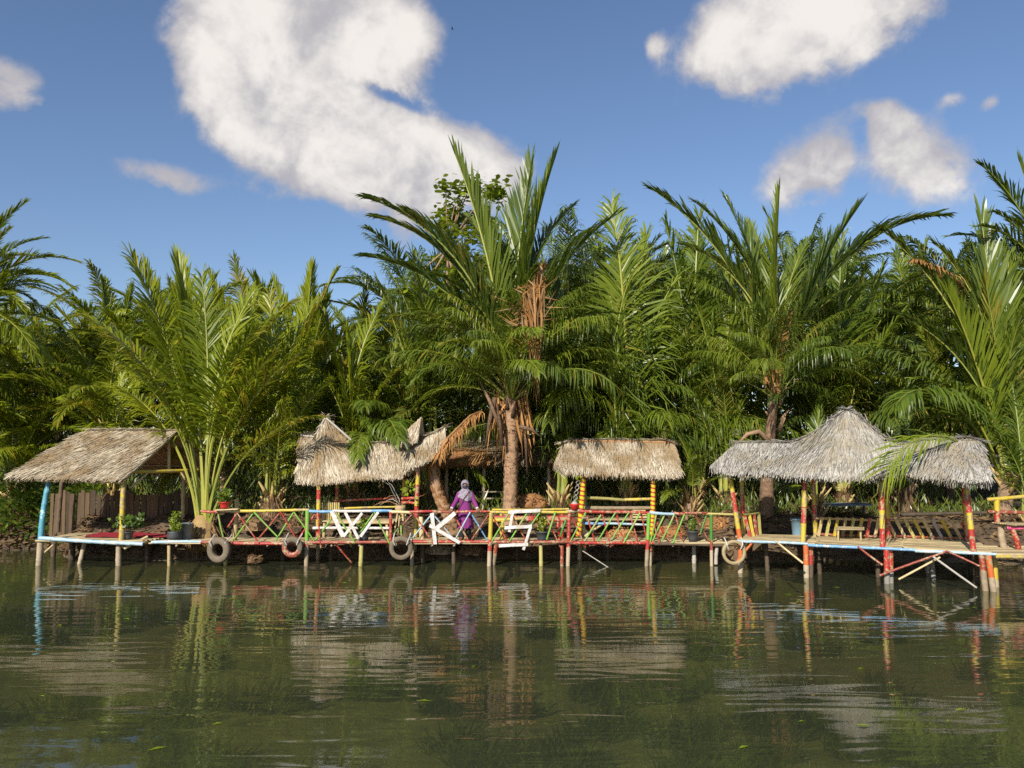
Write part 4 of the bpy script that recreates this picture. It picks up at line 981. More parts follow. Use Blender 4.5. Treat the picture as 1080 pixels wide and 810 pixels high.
# railing posts and stilts
banded('railing_post', WP(323, 594.5), WP(324.5, 538), .055, [(.30, POSTW), (.42, RED), (1, GREEN)], wk)
banded('railing_post', WP(412, 578), WP(412, 540), .038, [(1, RED)], wk)
banded('railing_post', WP(516, 594.5), WP(518, 541), .055, [(.25, POSTW), (.48, RED), (1, YEL)], wk)
banded('stilt', WP(520.5, 594, .12), WP(524, 571, .05), .055, [(.4, POSTW), (1, DRED)], wk)
banded('railing_post', WP(599, 595), WP(600.5, 541), .05, [(.33, POSTW), (1, RED)], wk)
banded('railing_post', WP(682, 595), WP(684.5, 541), .05, [(.28, POSTW), (.48, RED), (1, GREEN)], wk)
banded('stilt', WP(685.5, 595, .1), WP(686, 574, .1), .05, [(.6, POSTW), (1, DRED)], wk)
banded('railing_post', WP(750.5, 595), WP(750, 543), .042, [(.28, POSTW), (.48, DRED), (1, DGREEN)], wk)
pole('stilt', WP(755, 595, .1), WP(755, 575, .1), .05, GREYW, wk)
for (px, D, mt_, r, z1) in ((182, 20.45, BAM, .05, .5), (242, 20.5, BAMG, .05, .5), (381, 20.42, BAMG, .06, .5), (570, 20.45, BAMG, .055, .5), (436, 20.5, POSTW, .05, .5), (448, 20.9, DARKW, .06, .5), (480, 20.8, DARKW, .055, .5), (300, 21.4, DARKW, .06, .5), (350, 21.4, DARKW, .06, .5), (545, 21.4, DARKW, .05, .5), (640, 21.4, DARKW, .055, .5), (729, 20.9, GREYW, .06, .5), (715, 21.4, DARKW, .06, .5), (592, 20.42, DRED, .05, .5), (160, 21.2, DARKW, .06, .5)):
    q = zat(px, D, -.74); pole('stilt', q, zat(px, D, z1), r, mt_, wk)
pole('brace', WP(352, 571, .02), P(371, 593, 20.7), .025, RED, wk)
pole('stump_post', zat(250, 20.95, .56), P(251, 527, 20.95), .06, BAM, wk)
plank('shelf_board', WP(228, 539, -.02) + Vector((0, 0, .03)), WP(252, 538, -.02) + Vector((0, 0, .03)), .22, .025, BAM, wk)
# letters nailed to the railing
def letter(strokes, i0):
    e = bpy.data.objects.new('letter', None); COL.objects.link(e); e.parent = wk; q = WP(strokes[0][0], strokes[0][1]); e.location = q - wk.location
    for i, (x0, y0, x1, y1, w) in enumerate(strokes):
        dy = -.085 - .022 * i; plank('board', WP(x0, y0, dy), WP(x1, y1, dy), w, .018, WHITE, e, (0, 1, 0))
    return e
letter([(350, 539, 362, 566, .11), (362, 566, 382, 541, .07), (364, 540, 378, 568, .075), (380, 566, 399, 540, .07)], 0)
letter([(455.5, 541, 459, 574, .095), (458, 559, 480, 541, .11), (453, 554, 485, 572.5, .085)], 0)
letter([(536, 540, 570, 538.5, .08), (540.5, 541, 537, 561, .07), (532, 556.5, 561, 555, .085), (559.5, 556, 552, 580, .07), (526, 575.5, 557, 574, .08)], 0)

# tyres hanging as fenders
def tyre(name, px, py, D, r, tube, mat, label, tilt=0.0, mat2=None):
    c = P(px, py, D); e = thing(name, c, label, 'tyre', 'tyres hung as fenders')
    mb = MB(); prof = [(-.9, -.55), (-.75, -.95), (0, -1.0), (.7, -.95), (.98, -.6), (1.04, 0), (.98, .6), (.7, .95), (0, 1.0), (-.75, .95), (-.9, .55)]
    n = 40; o = []; fs = []; K = len(prof)
    for i in range(n):
        a = 2 * math.pi * i / n
        for j, (pr, pw) in enumerate(prof):
            rr = r - tube + tube * pr * (1 if pr < .9 or i % 2 else .93); q = Vector((math.cos(a) * rr, pw * tube * .95, math.sin(a) * rr))
            q.rotate(Quaternion((0, 0, 1), tilt)); o.append(c + q)
    mids = []
    for i in range(n):
        i2 = (i + 1) % n
        for j in range(K - 1): fs.append((i * K + j, i2 * K + j, i2 * K + j + 1, i * K + j + 1))
        fs.append((i * K + K - 1, i2 * K + K - 1, i2 * K, i * K))
    mb.add(o, fs, 0, .5)
    if mat2: 
        for k, f in enumerate(mb.f):
            if 19 <= f[0] // K <= 36: mb.m[k] = 1
    mb.build('tyre_body', [mat] + ([mat2] if mat2 else []), e, True)
    for s in (-.62, .62):
        mb = MB(); a = c + Vector((s * r, -tube * .5, r * .62)); top = Vector((c.x + s * r * 1.1, YF - .06 if D > 20 else D - .03, a.z + .10)); mb.tube([a + Vector((-s * .06, -.04, -.10)), a + Vector((0, -.09, 0)), top, top + Vector((0, .12, .05))], .014, 6); mb.build('rope', ROPE, e)
    return e
tyre('tyre', 231, 580, 20.19, .315, .085, RUBBER, 'worn muddy tyre hung on the walkway below the red potted plant', -.25)
tyre('tyre', 308.5, 577, 20.2, .26, .07, RUBBER, 'smaller tyre with its rim painted red, hung beside the green railing post', 0, DRED)
tyre('tyre', 423, 578, 20.19, .295, .062, RUBBER, 'plain tyre hung on the walkway between the letters W and K', .1)
tyre('tyre', 774, 582.5, 19.05, .29, .04, RUBTAN, 'thin tan ring tyre hung on the left corner post of the peaked pavilion', .1)
# pale stick leaning into the water, broken bits
s_ = pole('stick', P(613, 580, 20.7), P(643, 599, 20.2), .012, GREYW); tag(s_, 'thin pale stick slanting into the water under the red and green lattice', 'stick')

# ------------------------------------------------------------------ potted plants
def leafball(mb, c, r, n, l, rnd, up=.5, stem=None, asp=.35):
    for i in range(n):
        v = Vector((rnd.gauss(0, 1), rnd.gauss(0, 1), rnd.gauss(0, 1))).normalized() * r * rnd.random() ** .4; v.z *= 1.0; q = Vector(c) + v
        d = (v.normalized() + Vector((rnd.uniform(-.6, .6), rnd.uniform(-.6, .6), up + rnd.uniform(-.5, .5)))).normalized() * l * rnd.uniform(.6, 1.3); s = d.cross(Vector((rnd.uniform(-1, 1), -1, .4))).normalized() * l * asp
        mb.add([q, q + d * .45 + s, q + d, q + d * .45 - s], [(0, 1, 2, 3)], 0, rnd.random())
def potted(px, py, D, z, r, h, mat, leaf, label, kind, fh, seed, prof=None):
    rnd = random.Random(seed); c = zat(px, D, z); e = thing('potted_plant', c, label, 'potted plant')
    mb = MB(); mb.lathe(c, prof or [(r * .62, 0), (r * .72, h * .35), (r * .92, h * .85), (r * 1.06, h * .88), (r * 1.06, h), (r * .94, h), (r * .86, h * .82)], 18, 0, 1, 1, 0, True); mb.build('pot', mat, e, True)
    mb = MB(); mb.lathe(c, [(r * .9, h * .84), (r * .5, h * .90), (.01, h * .92)], 12); mb.build('soil', SOIL, e)
    mb = MB(); t = c + Vector((0, 0, h))
    if kind == 'bush':
        leafball(mb, t + Vector((0, 0, fh * .5)), fh * .55, 240, .09, rnd)
        for k in range(6): mb.tube([t - Vector((0, 0, .05)), t + Vector((rnd.uniform(-.1, .1), rnd.uniform(-.1, .1), fh * .6))], .007, 5)
    elif kind == 'upright':
        for k in range(26):
            a = rnd.uniform(0, 6.28); rr = rnd.random() * r * .8; b0 = t + Vector((math.cos(a) * rr * .5, math.sin(a) * rr * .5, -.04)); hh = fh * rnd.uniform(.45, 1.05); tp = b0 + Vector((math.cos(a) * rr * .9, math.sin(a) * rr * .9, hh)); mb.tube([b0, tp], .006, 4)
            for j in range(20):
                q = b0.lerp(tp, .25 + .75 * j / 20); b_ = rnd.uniform(0, 6.28); d = Vector((math.cos(b_), math.sin(b_), .7)).normalized() * rnd.uniform(.05, .10); s = d.cross(Vector((0, -1, .2))).normalized() * .018; mb.add([q, q + d * .5 + s, q + d, q + d * .5 - s], [(0, 1, 2, 3)], 0, rnd.random())
    elif kind == 'sparse':
        for k in range(9):
            a = rnd.uniform(0, 6.28); tp = t + Vector((math.cos(a) * rnd.uniform(.1, .38), math.sin(a) * .2, fh * rnd.uniform(.3, 1))); mb.tube([t - Vector((0, 0, .05)), t.lerp(tp, .5) + Vector((0, 0, .08)), tp], .007, 5)
            leafball(mb, tp, .09, 16, .11, rnd, .2, None, .4)
    mb.build('foliage', leaf, e)
    return e
potted(138.5, 562, 20.62, Zd, .14, .20, POTD, LF_BROAD, 'dark pot with a spreading leafy plant beside the yellow hut post', 'sparse', .36, 1)
potted(187, 567, 20.7, ZW + .014, .175, .24, POTD, LF_LIME, 'dark round bowl pot with an upright yellow green plant by the grey bucket', 'upright', .52, 2, [(.09, 0), (.16, .06), (.18, .14), (.165, .22), (.175, .25), (.15, .25), (.14, .2)])
potted(238.5, 538, YF, WP(238, 538).z + .045, .14, .165, POTR, LF_BROAD, 'red plastic pot with round green leaves on a shelf at the left railing end', 'bush', .26, 3)
potted(385, 567, 20.56, ZW + .014, .17, .27, POTD, LF_LIME, 'grey tub with yellow green plant standing behind the white letter W', 'upright', .36, 4)
potted(572, 567, 20.56, ZW + .014, .19, .27, POTD, LF_LIME, 'dark tub with a tall lime plant just right of the white letter S', 'upright', .52, 5)
potted(729, 567, 20.62, ZW + .014, .16, .27, POTD, LF_D, 'dark tub with a deep green shrub near the right end of the railing', 'upright', .42, 6)
# red pot on the rail with twisted pale stems
c = zat(605.5, YF, WP(605, 539.5).z + .042); e = thing('potted_plant', c, 'small red pot with twisted pale bare stems standing on the railing', 'potted plant')
mb = MB(); mb.lathe(c, [(.085, 0), (.10, .10), (.125, .125), (.125, .155), (.11, .155), (.1, .13)], 16); mb.build('pot', POTR, e, True)
mb = MB(); mb.lathe(c, [(.1, .13), (.05, .2), (.01, .24)], 10); mb.build('soil', GREYW, e)
for s in (0, math.pi):
    mb = MB(); q = [c + Vector((math.cos(k * .9 + s) * .05 + k * .007, math.sin(k * .9 + s) * .05, .18 + k * .036)) for k in range(16)]; mb.tube(q, .011, 6); mb.build('stem', GREYW, e)
mb = MB(); leafball(mb, c + Vector((.11, 0, .78)), .06, 14, .08, random.Random(9)); mb.build('foliage', LF_LIME, e)
# wicker pot with bare bent branches
c = zat(424, 21.05, ZW + .014); e = thing('planter', c, 'tall wicker planter of bare bent branches before the red and yellow corner post', 'planter')
mb = MB(); tp = P(422, 541, 21.05).z
for k in range(4):
    a = k * math.pi / 2 + .5; mb.tube([c + Vector((math.cos(a) * .22, math.sin(a) * .18, 0)), c + Vector((math.cos(a) * .10, math.sin(a) * .1, tp - c.z))], .022, 6)
mb.build('stand', BAM, e, True)
b0 = Vector((c.x - .03, c.y, tp)); mb = MB(); mb.lathe(b0, [(.09, 0), (.12, .05), (.14, .13), (.13, .20), (.11, .17)], 14, 0, 1, 1, .03); mb.build('basket', WICKER, e, True)
rnd = random.Random(4)
for k in range(7):
    mb = MB(); q = b0 + Vector((0, 0, .15)); pts = [q]; dv = Vector((rnd.uniform(-.9, .5), rnd.uniform(-.3, .3), 1))
    for i in range(7): dv = (dv + Vector((rnd.uniform(-.5, .4), rnd.uniform(-.2, .2), rnd.uniform(-.55, .15)))).normalized(); pts.append(pts[-1] + dv * .11)
    mb.tube(pts, [.014 - .0014 * i for i in range(len(pts))], 6); mb.build('branch', GREYW if k % 2 else RAC_D, e, True)
mb = MB(); leafball(mb, b0 + Vector((.22, 0, .62)), .13, 26, .12, rnd, .2); mb.build('foliage', LF_LIME, e)
def bucket(px, D, z, r, h, mat, label):
    c = zat(px, D, z); e = thing('bucket', c, label, 'bucket'); mb = MB(); mb.lathe(c, [(r * .78, 0), (r * .98, h * .93), (r * 1.06, h * .94), (r * 1.06, h), (r * .97, h), (r * .76, .04), (.01, .035)], 20, cap=False); mb.build('shell', mat, e, True)
    mb = MB(); mb.tube([c + Vector((math.cos(t) * r * 1.05, -r * .3 * math.sin(t), h * .93 - .12 * math.sin(t) * h)) for t in [k * math.pi / 10 for k in range(11)]], .007, 5); mb.build('handle', GREYW, e)
bucket(199, 21.05, ZW + .014, .17, .42, BUCKET, 'grey plastic bucket standing between the bowl pot and the swollen palm base')

# ------------------------------------------------------------------ pavilion with horned straw roof
hm = thing('thatched_pavilion', (P(395, 560, 22).x, 22.0, 0), 'straw roofed pavilion with two pointed roof horns and red and yellow posts', 'hut')
De, Dr = 21.55, 22.5
rgA = [P(335, 458, Dr), P(343, 441, Dr), P(352, 452, Dr), P(362, 460, Dr), P(373, 467.5, Dr), P(388, 468.5, Dr), P(403, 468.5, Dr), P(418, 468, Dr), P(432, 467, Dr), P(444, 463, Dr), P(457, 459, Dr), P(470, 452, Dr)]
evA = [P(333, 508, De), P(340, 507.5, De), P(349, 506.5, De), P(358, 506, De), P(368, 505, De), P(382, 504, De), P(398, 503, De), P(412, 503.5, De), P(424, 502, De), P(436, 492, De), P(450, 485, De + .2), P(464, 474, De + .5)]
thatch(hm, rgA, evA, TH_MID, 1.35, 12, .30, .09, wid=.009)
rgB = [P(317, 460, Dr + .3), P(326, 459, Dr + .3), P(336, 462, Dr + .3)]; evB = [P(314, 506, De + .3), P(324, 507, De + .2), P(338, 508, De + .1)]
thatch(hm, rgB, evB, TH_MID, 1.2, 9, .05, .10)
rgC = [P(418, 467, Dr - .25), P(432, 452, Dr - .2), P(445, 440, Dr - .15)]; evC = [P(421, 471, Dr - .45), P(432, 470, Dr - .45), P(441, 464, Dr - .4)]
thatch(hm, rgC, evC, TH_MID, 1.6, 5, -.1, .04, slen=.25, cap=False)
rafters(hm, rgA[4:10], evA[4:10], 5)
for (p0, p1) in ((P(344, 441, Dr - .1), P(374, 467, Dr - .15)), (P(342, 442, Dr - .1), P(334, 457, Dr - .1)), (P(317, 459, Dr + .2), P(333, 461, Dr + .2)), (P(432, 466, Dr), P(471, 453, Dr))):
    pole('ridge_pole', p0, p1, .03, GREYW, hm)
def bandseq(n, a, c, start=0.0): return [((i + 1) / n, (a, c)[i % 2]) for i in range(n)]
banded('post', zat(337, 21.75, .5), P(336.5, 506, 21.75), .06, bandseq(6, RED, YEL), hm); banded('post', zat(356, 22.9, .5), P(356, 505, 22.9), .06, bandseq(6, RED, YEL), hm)
banded('post', zat(439, 21.75, .5), P(441, 492, 21.75), .062, [(.3, YEL), (.46, RED), (.58, YEL), (.75, RED), (.88, YEL), (1, RED)], hm); banded('post', zat(424, 22.7, .5), P(427, 498, 22.7), .065, [(.5, YEL), (.62, RED), (.88, YEL), (1, RED)], hm)
pole('rail', P(352, 528.5, 22.3), P(421, 525, 22.3), .035, RED, hm); pole('rail', P(424, 526, 22), P(439, 526, 21.8), .04, RED, hm); pole('rail', P(424, 530, 22), P(439, 530, 21.8), .04, RED, hm)
pole('rail', P(355, 536.5, 22.2), P(418, 535, 22.2), .03, YEL, hm)
pole('bench_edge', P(345, 551, 21.7), P(415, 550, 21.7), .045, BAM, hm); pole('bench_edge', P(330, 557, 21.62), P(412, 556, 21.62), .04, WHITE, hm)
for k in range(9): plank('slat', P(340.5 + k * 2.1, 553, 22.0), P(340.5 + k * 2.1, 530, 22.0), .032, .02, (BAM, YEL, BAMG)[k % 3], hm, (0, 1, 0))
for k in range(7): 
    a = P(340, 551, 21.7); plank('seat_slat', (a.x, 21.75 + k * .1, a.z + .03), (P(415, 550, 21.7).x, 21.75 + k * .1, a.z + .03), .085, .02, SLAT, hm)
for px in (343, 372, 410): pole('bench_leg', zat(px, 21.75, .3), zat(px, 21.75, P(345, 552, 21.7).z), .045, BAM, hm)
for (px, D) in ((337, 21.75), (439, 21.75), (356, 22.9), (424, 22.7)): pole('leg', zat(px, D, -.6), zat(px, D, .5), .06, POSTW, hm)
pole('stump', zat(446, 21.2, .5), P(446, 545, 21.2), .07, BAM, hm); pole('brace', P(428, 520, 22.0), P(441, 497, 21.8), .02, BAM, hm)
# brown dead frond draped over its right end
df_ = thing('dead_frond', P(506, 434, 22.2), 'brown dead palm frond hanging down over the right end of the horned straw roof', 'dead frond')
mb = MB(); q = [P(508, 433, 22.3), P(496, 438, 22.0), P(484, 450, 21.7), P(472, 462, 21.5), P(462, 480, 21.4)]; mb.tube(q, [.012, .02, .025, .03, .03], 6); mb.build('stem', RAC_D, df_)
mb = MB()
for k in range(210):
    s = random.random(); a = polyat(q, s); l = random.uniform(.2, .5) * (.7 + .5 * math.sin(s * 3)); e = a + Vector((random.uniform(-.22, .12), random.uniform(-.18, .12), -l)); w = Vector((.015, random.uniform(-.015, .015), 0)); mid = a.lerp(e, .4) + Vector((random.uniform(-.08, .08), 0, .03))
    mb.add([a - w * .4, a + w * .4, mid + w, mid - w, e], [(0, 1, 2, 3), (3, 2, 4)], 0, random.random())
mb.build('leaflets', LF_DRY, df_)

# ------------------------------------------------------------------ old brown hut at the back
hb = thing('thatched_hut', (P(505, 540, 25).x, 25.0, gz(-1, 25)), 'old dark hut with shaggy brown roof behind the thick palm trunk', 'hut')
rg = [P(470, 465, 25.2), P(515, 464.5, 25.2), P(560, 465, 25.2), P(588, 467, 25.2)]; ev = [P(462, 491, 23.9), P(512, 490, 23.9), P(560, 488, 23.9), P(592, 488, 23.9)]
thatch(hb, rg, ev, TH_DARK, .8, 9, 0, .08)
rg2 = [P(467, 477, 24.1), P(490, 476, 24.1), P(513, 478, 24.1)]; ev2 = [P(459, 491, 23.55), P(488, 490.5, 23.5), P(516, 488.5, 23.6)]
thatch(hb, rg2, ev2, TH_BROWN, 1.4, 5, .15, .06, back=False, name='brown_thatch')
rafters(hb, rg, ev, 5, DARKW)
for (px, D) in ((509, 24.2), (472, 24.2), (580, 24.2), (509, 26), (560, 26)): pole('post', zat(px, D, gz(0, D) - .2), zat(px, D, 2.55), .055, POSTW if D < 25 else DARKW, hb)
pole('post', zat(492, 24.0, .9), P(491, 489, 24), .05, BAMG, hb)
for y in (519, 526): pole('rail', P(505, y, 24.15), P(536, y, 24.15), .025, POSTW, hb)
pole('rail', P(470, 466, 24.0), P(562, 465, 24.0), .03, DARKW, hb)

# ------------------------------------------------------------------ bench by the walkway (red and yellow)
bn = thing('bench', zat(560, 21.35, ZW), 'red and yellow bamboo bench behind the railing at the letter S', 'bench')
pole('top_rail', P(519, 537.5, 21.5), P(600, 537, 21.5), .03, YEL, bn); pole('back_rail', P(520, 545, 21.45), P(600, 546, 21.45), .035, RED, bn)
pole('seat_rail', P(519, 549, 21.2), P(556, 548, 21.2), .05, YEL, bn); pole('seat_rail', P(555, 548, 21.2), P(598, 547.5, 21.2), .05, RED, bn)
for k in range(5): 
    a = P(520, 548, 21.2); plank('seat_slat', (a.x, 21.27 + k * .06, a.z + .03), (P(598, 548, 21.2).x, 21.27 + k * .06, a.z + .03), .05, .02, SLAT, bn)
for (px, D, mt_) in ((529, 21.2, YEL), (592, 21.2, RED), (529, 21.5, YEL), (592, 21.5, RED), (589, 21.25, RED)): pole('leg', zat(px, D, ZW), Vector((zat(px, D, 0).x, D, P(560, 539 if D > 21.4 else 549, D).z)), .045, mt_, bn)

# ------------------------------------------------------------------ round ended pavilion
hc = thing('thatched_pavilion', (P(650, 560, 21.9).x, 21.9, 0), 'pavilion with low round ended straw roof on two spiral striped posts', 'hut')
rg = [P(594, 469, 22.35), P(604, 466.5, 22.4), P(650, 465.5, 22.4), P(700, 466.5, 22.4), P(711, 469, 22.3)]; ev = [P(584, 489, 21.5), P(596, 498, 21.35), P(650, 500, 21.3), P(703, 501.5, 21.35), P(717, 499, 21.5)]
thatch(hc, rg, ev, TH_MID, 1.3, 9, .02, .12)
pole('ridge_pole', P(604, 465, 22.35), P(708, 466.5, 22.3), .035, RAC_D, hc)
rafters(hc, rg[1:4], ev[1:4], 5)
for (px0, py0, px1, py1, D, r) in ((610, 566, 615, 496, 21.6, .075), (687, 566, 688, 498, 21.6, .07)):
    a = P(px0, py0, D); c = P(px1, py1, D); mb = MB(); o = bpy.data.objects.new('post', pole_mesh(5, 1)); COL.objects.link(o); d = c - a
    o.rotation_mode = 'QUATERNION'; o.rotation_quaternion = d.to_track_quat('Z', 'Y'); o.scale = (r, r, d.length); setmat(o, [SPIRAL]); o.parent = hc; o.location = a - hc.location
for px in (617, 690): pole('post', zat(px, 23.0, .4), P(px, 492, 23.0), .055, BAMG, hc)
pole('back_rail', P(614, 525, 21.9), P(660, 527, 21.9), .045, BAMG, hc); pole('back_rail', P(659, 527, 21.9), P(687, 527, 21.8), .045, YEL, hc)
pole('back_rail', P(614, 535.5, 22.0), P(688, 537.5, 21.9), .055, POSTW, hc)
for k in range(8):
    a = P(612, 548, 21.8); plank('seat_slat', (a.x, 21.8 + k * .09, a.z), (P(688, 548, 21.8).x, 21.8 + k * .09, a.z), .08, .02, SLAT, hc)
pole('seat_rail', P(612, 552, 21.75), P(640, 551.5, 21.75), .04, BLUE, hc); pole('seat_rail', P(638, 552, 21.75), P(684, 554, 21.75), .035, LBLUE, hc)
pole('brace', P(617, 566, 21.7), P(637, 552, 21.8), .04, BAM, hc); pole('leg', zat(616, 21.8, .2), P(616, 550, 21.8), .05, BAM, hc); pole('leg', zat(684, 21.8, .2), P(684, 550, 21.8), .05, BAM, hc)
for k in range(4): 
    a = P(666 + random.uniform(-1, 1), 548 - k * 3.2, 21.95); plank('stacked_board', a, a + Vector((.38 + random.uniform(-.05, .05), 0, 0)), .3, .05, BAM, hc)
for px in (610, 687): pole('leg', zat(px, 21.6, -.6), P(px, 565, 21.6), .065, POSTW, hc)

# ------------------------------------------------------------------ peaked pavilion (right)
Zr = .80
hr = thing('thatched_pavilion', (P(905, 570, 19).x, 19.0, 0), 'largest pavilion, tall peaked silvery thatch over a blue edged deck', 'hut')
FLc, FRc, BLc, BRc = Vector((5.38, 19.3, 0)), Vector((9.98, 16.9, 0)), Vector((5.75, 20.5, 0)), Vector((10.95, 19.15, 0))
rg = [P(775, 469, 20.05), P(800, 468, 20.0), P(832, 468.5, 19.85), P(850, 464, 19.7), P(868, 453, 19.45), P(883, 440, 19.2), P(893, 434, 19.1), P(903, 439, 19.05), P(918, 452, 18.85), P(930, 462, 18.7), P(946, 469, 18.5)]
ev = [P(748, 493, 19.15), P(770, 499, 19.0), P(808, 500, 18.65), P(832, 501, 18.45), P(850, 501.5, 18.25), P(868, 501.5, 18.05), P(882, 502, 17.95), P(896, 502, 17.8), P(912, 502, 17.65), P(928, 502, 17.5), P(950, 500, 17.4)]
thatch(hr, rg, ev, TH_GREY, 1.35, 13, .0, .12)
rg3 = [P(952, 470, 18.4), P(980, 465.5, 18.2), P(1020, 464.5, 17.85), P(1034, 467, 17.75)]; ev3 = [P(940, 495, 17.6), P(972, 502, 17.2), P(1020, 507, 16.55), P(1046, 507, 16.4)]
thatch(hr, rg3, ev3, TH_GREY, 1.3, 9, -.08, .12)
thatch(hr, [P(935, 466, 18.5), P(945, 468, 18.45), P(956, 470, 18.35)], [P(926, 498, 17.6), P(938, 501, 17.45), P(950, 499, 17.4)], TH_GREY, 1.2, 7, -.1, .10, back=True)
rafters(hr, rg[1:], ev[1:], 9); rafters(hr, rg3, ev3, 4)
def onfront(px):   # the deck's front edge where it crosses pixel column px
    k = (px - 540) / F * 1.0; best = min((abs((FLc.lerp(FRc, t / 400).x) - k * FLc.lerp(FRc, t / 400).y * 1.0), t / 400) for t in range(401))[1]; return FLc.lerp(FRc, best)
for (pb, yb, pt, yt, bands, r, base) in ((780, 552, 768, 489, [(.14, ORANGE), (.36, YEL), (.62, RED), (.88, YEL), (1, RED)], .058, 0), (847, 575, 849, 500, [(.28, YEL), (.52, RED), (.76, YEL), (1, RED)], .06, 0), (931, 580, 929.5, 508, [(.28, RED), (.56, YEL), (.84, RED), (1, YEL)], .06, 0), (1027, 590, 1018, 503, [(.30, RED), (.52, YEL), (.76, RED), (1, YEL)], .06, 0)):
    q = onfront(pb); D = q.y + .06; a = P(pb, yb, D); a.z = Zr - .02; banded('post', a, P(pt, yt, D + .1), r, bands, hr)
for (px, yt, D, bands) in ((782, 500, 20.3, bandseq(3, YEL, RED)), (857.5, 500, 19.9, bandseq(4, YEL, RED)), (934, 505, 19.3, bandseq(3, RED, YEL)), (1016, 505, 18.9, [(.25, RED), (.6, YEL), (1, RED)])):
    banded('post', zat(px, D, Zr), P(px, yt, D), .055, bands, hr)
# stilts
for (px, pyb, pt, bands, off) in ((777, 602, 779, [(.68, POSTW), (1, ORANGE)], .05), (846.5, 610, 847, [(.70, POSTW), (1, ORANGE)], 0), (850, 609, 852, [(.70, DARKW), (1, RED)], .15), (930, 615, 931, [(.68, GREYW), (1, RED)], 0), (933.5, 612, 935, [(.70, GREYW), (1, RED)], .12), (1035, 622, 1030, [(.78, POSTW), (1, DRED)], 0), (1045, 622, 1037, [(.70, POSTW), (1, ORANGE)], -.05), (1044, 610, 1043, [(.6, POSTW), (1, YEL)], .5)):
    q = onfront(pt); D = q.y + off; a = zat(px, D, -.74); c = zat(pt, D, Zr - .07); banded('stilt', a, c, .062, [(t, m_) for t, m_ in bands], hr)
for s in (.12, .35, .58, .8, .97):
    for t in (.45, .95):
        q = FLc.lerp(FRc, s).lerp(BLc.lerp(BRc, s), t); pole('stilt', Vector((q.x, q.y, gz(q.x, q.y) - .1 if t > .9 else -.76)), Vector((q.x, q.y, Zr - .1)), .055, (GREYW, DARKW)[int(s * 10) % 2], hr)
# deck
for k in range(14):
    t = (k + .5) / 14; a = FLc.lerp(BLc, t); c = FRc.lerp(BRc, t); a = a + Vector((random.uniform(-.1, .1), 0, 0)); ln = .5
    for (s0, s1) in ((0, .34), (.34, .68), (.68, 1)):
        w = .12 + .04 * (s0 + s1) / 2 * 1.4
        plank('slat', a.lerp(c, s0) + Vector((0, 0, Zr - .012 + random.uniform(-.012, .01))), a.lerp(c, s1 - .004) + Vector((0, 0, Zr - .012 + random.uniform(-.012, .01))), w * .95, .026, SLAT, hr)
for (s0, s1, m_) in ((-.01, .3, LBLUE), (.3, .72, BLUE), (.72, 1.01, LBLUE)):
    a = FLc.lerp(FRc, s0); c = FLc.lerp(FRc, s1); off = Vector((-.02, -.05, Zr - .06)); pole('edge_beam', a + off, c + off, .036, m_, hr)
for s in (.02, .2, .4, .6, .8, .98):
    a = FLc.lerp(FRc, s); c = BLc.lerp(BRc, s); pole('joist', Vector((a.x, a.y, Zr - .075)), Vector((c.x, c.y, Zr - .075)), .045, POSTW, hr)
pole('edge_beam', Vector((BLc.x, BLc.y, Zr - .06)), Vector((BRc.x, BRc.y, Zr - .06)), .045, POSTW, hr)
# braces under the deck
for (x0, y0, x1, y1, D0, D1, m_, r) in ((776, 594, 795, 569, 19.25, 19.1, ORANGE, .032), (847, 594, 818, 570, 18.1, 18.6, BAM, .024), (931, 596, 905, 576, 17.6, 18.0, DRED, .026), (928, 607, 998, 581, 17.75, 17.2, DRED, .028), (998, 581, 1033, 598, 17.2, 16.85, DRED, .024), (984, 587, 1030, 620, 17.2, 16.8, GREYW, .024), (948, 611, 992, 588, 17.7, 17.3, BAM, .024)):
    pole('brace', P(x0, y0, D0), P(x1, y1, D1), r, m_, hr)
# bamboo balustrade at the back of the deck
bA = [(p, 19.75) for p in ()]
def bal(x0, x1, D0, D1, nn, mats, tilt, y0=545.5, y1=567):
    top0, top1 = P(x0, 545, D0), P(x1, 546, D1)
    pole('balustrade_rail', Vector((top0.x, D0, 1.24)), Vector((top1.x, D1, 1.24)), .032, BAM, hr); pole('balustrade_rail', Vector((top0.x, D0, Zr + .06)), Vector((top1.x, D1, Zr + .06)), .03, DRED, hr)
    for k in range(nn):
        t = (k + .5) / nn; a = top0.lerp(top1, t); plank('baluster', Vector((a.x + tilt * .5, a.y - .03, Zr + .02)), Vector((a.x - tilt * .5, a.y - .03, 1.27)), .072, .025, mats[k % len(mats)], hr, (0, 1, 0))
bal(860, 928, 19.75, 19.4, 8, [BAM, BAMG, YEL, BAM, BAMG, YEL, RED], -.10); bal(934, 1022, 19.35, 18.95, 9, [BAM, BAM, BAMG, YEL, BAM, GREYW, YEL, BAM, RED], .22)
for k, m_ in enumerate((RED, YEL, DRED, BAMG)):
    a = P(791 + k * 3.6, 566, 19.6 + k * .18); plank('baluster', a, Vector((a.x - .12 + .03 * k, a.y, P(784, 544, 19.6).z)), .075, .025, m_, hr, (0, 1, 0))
pole('balustrade_rail', P(784, 543, 19.6), P(801, 541.5, 20.2), .03, BAMG, hr)
mb = MB()
lt = thing('low_table', zat(893, 19.25, Zr), 'low tan bamboo table on the deck under the tall thatched peak', 'table')
for k in range(6): plank('table_slat', zat(879, 18.95 + k * .1, Zr + .26), zat(908, 18.85 + k * .1, Zr + .26), .09, .02, SLAT, lt)
for (px, D) in ((881, 18.95), (905, 18.9), (881, 19.4), (905, 19.35)): pole('leg', zat(px, D, Zr), zat(px, D, Zr + .25), .025, BAM, lt)
bucket(839.5, 20.15, Zr - .02, .18, .42, BUCKETB, 'blue grey bucket on the deck beside the second pair of banded posts')
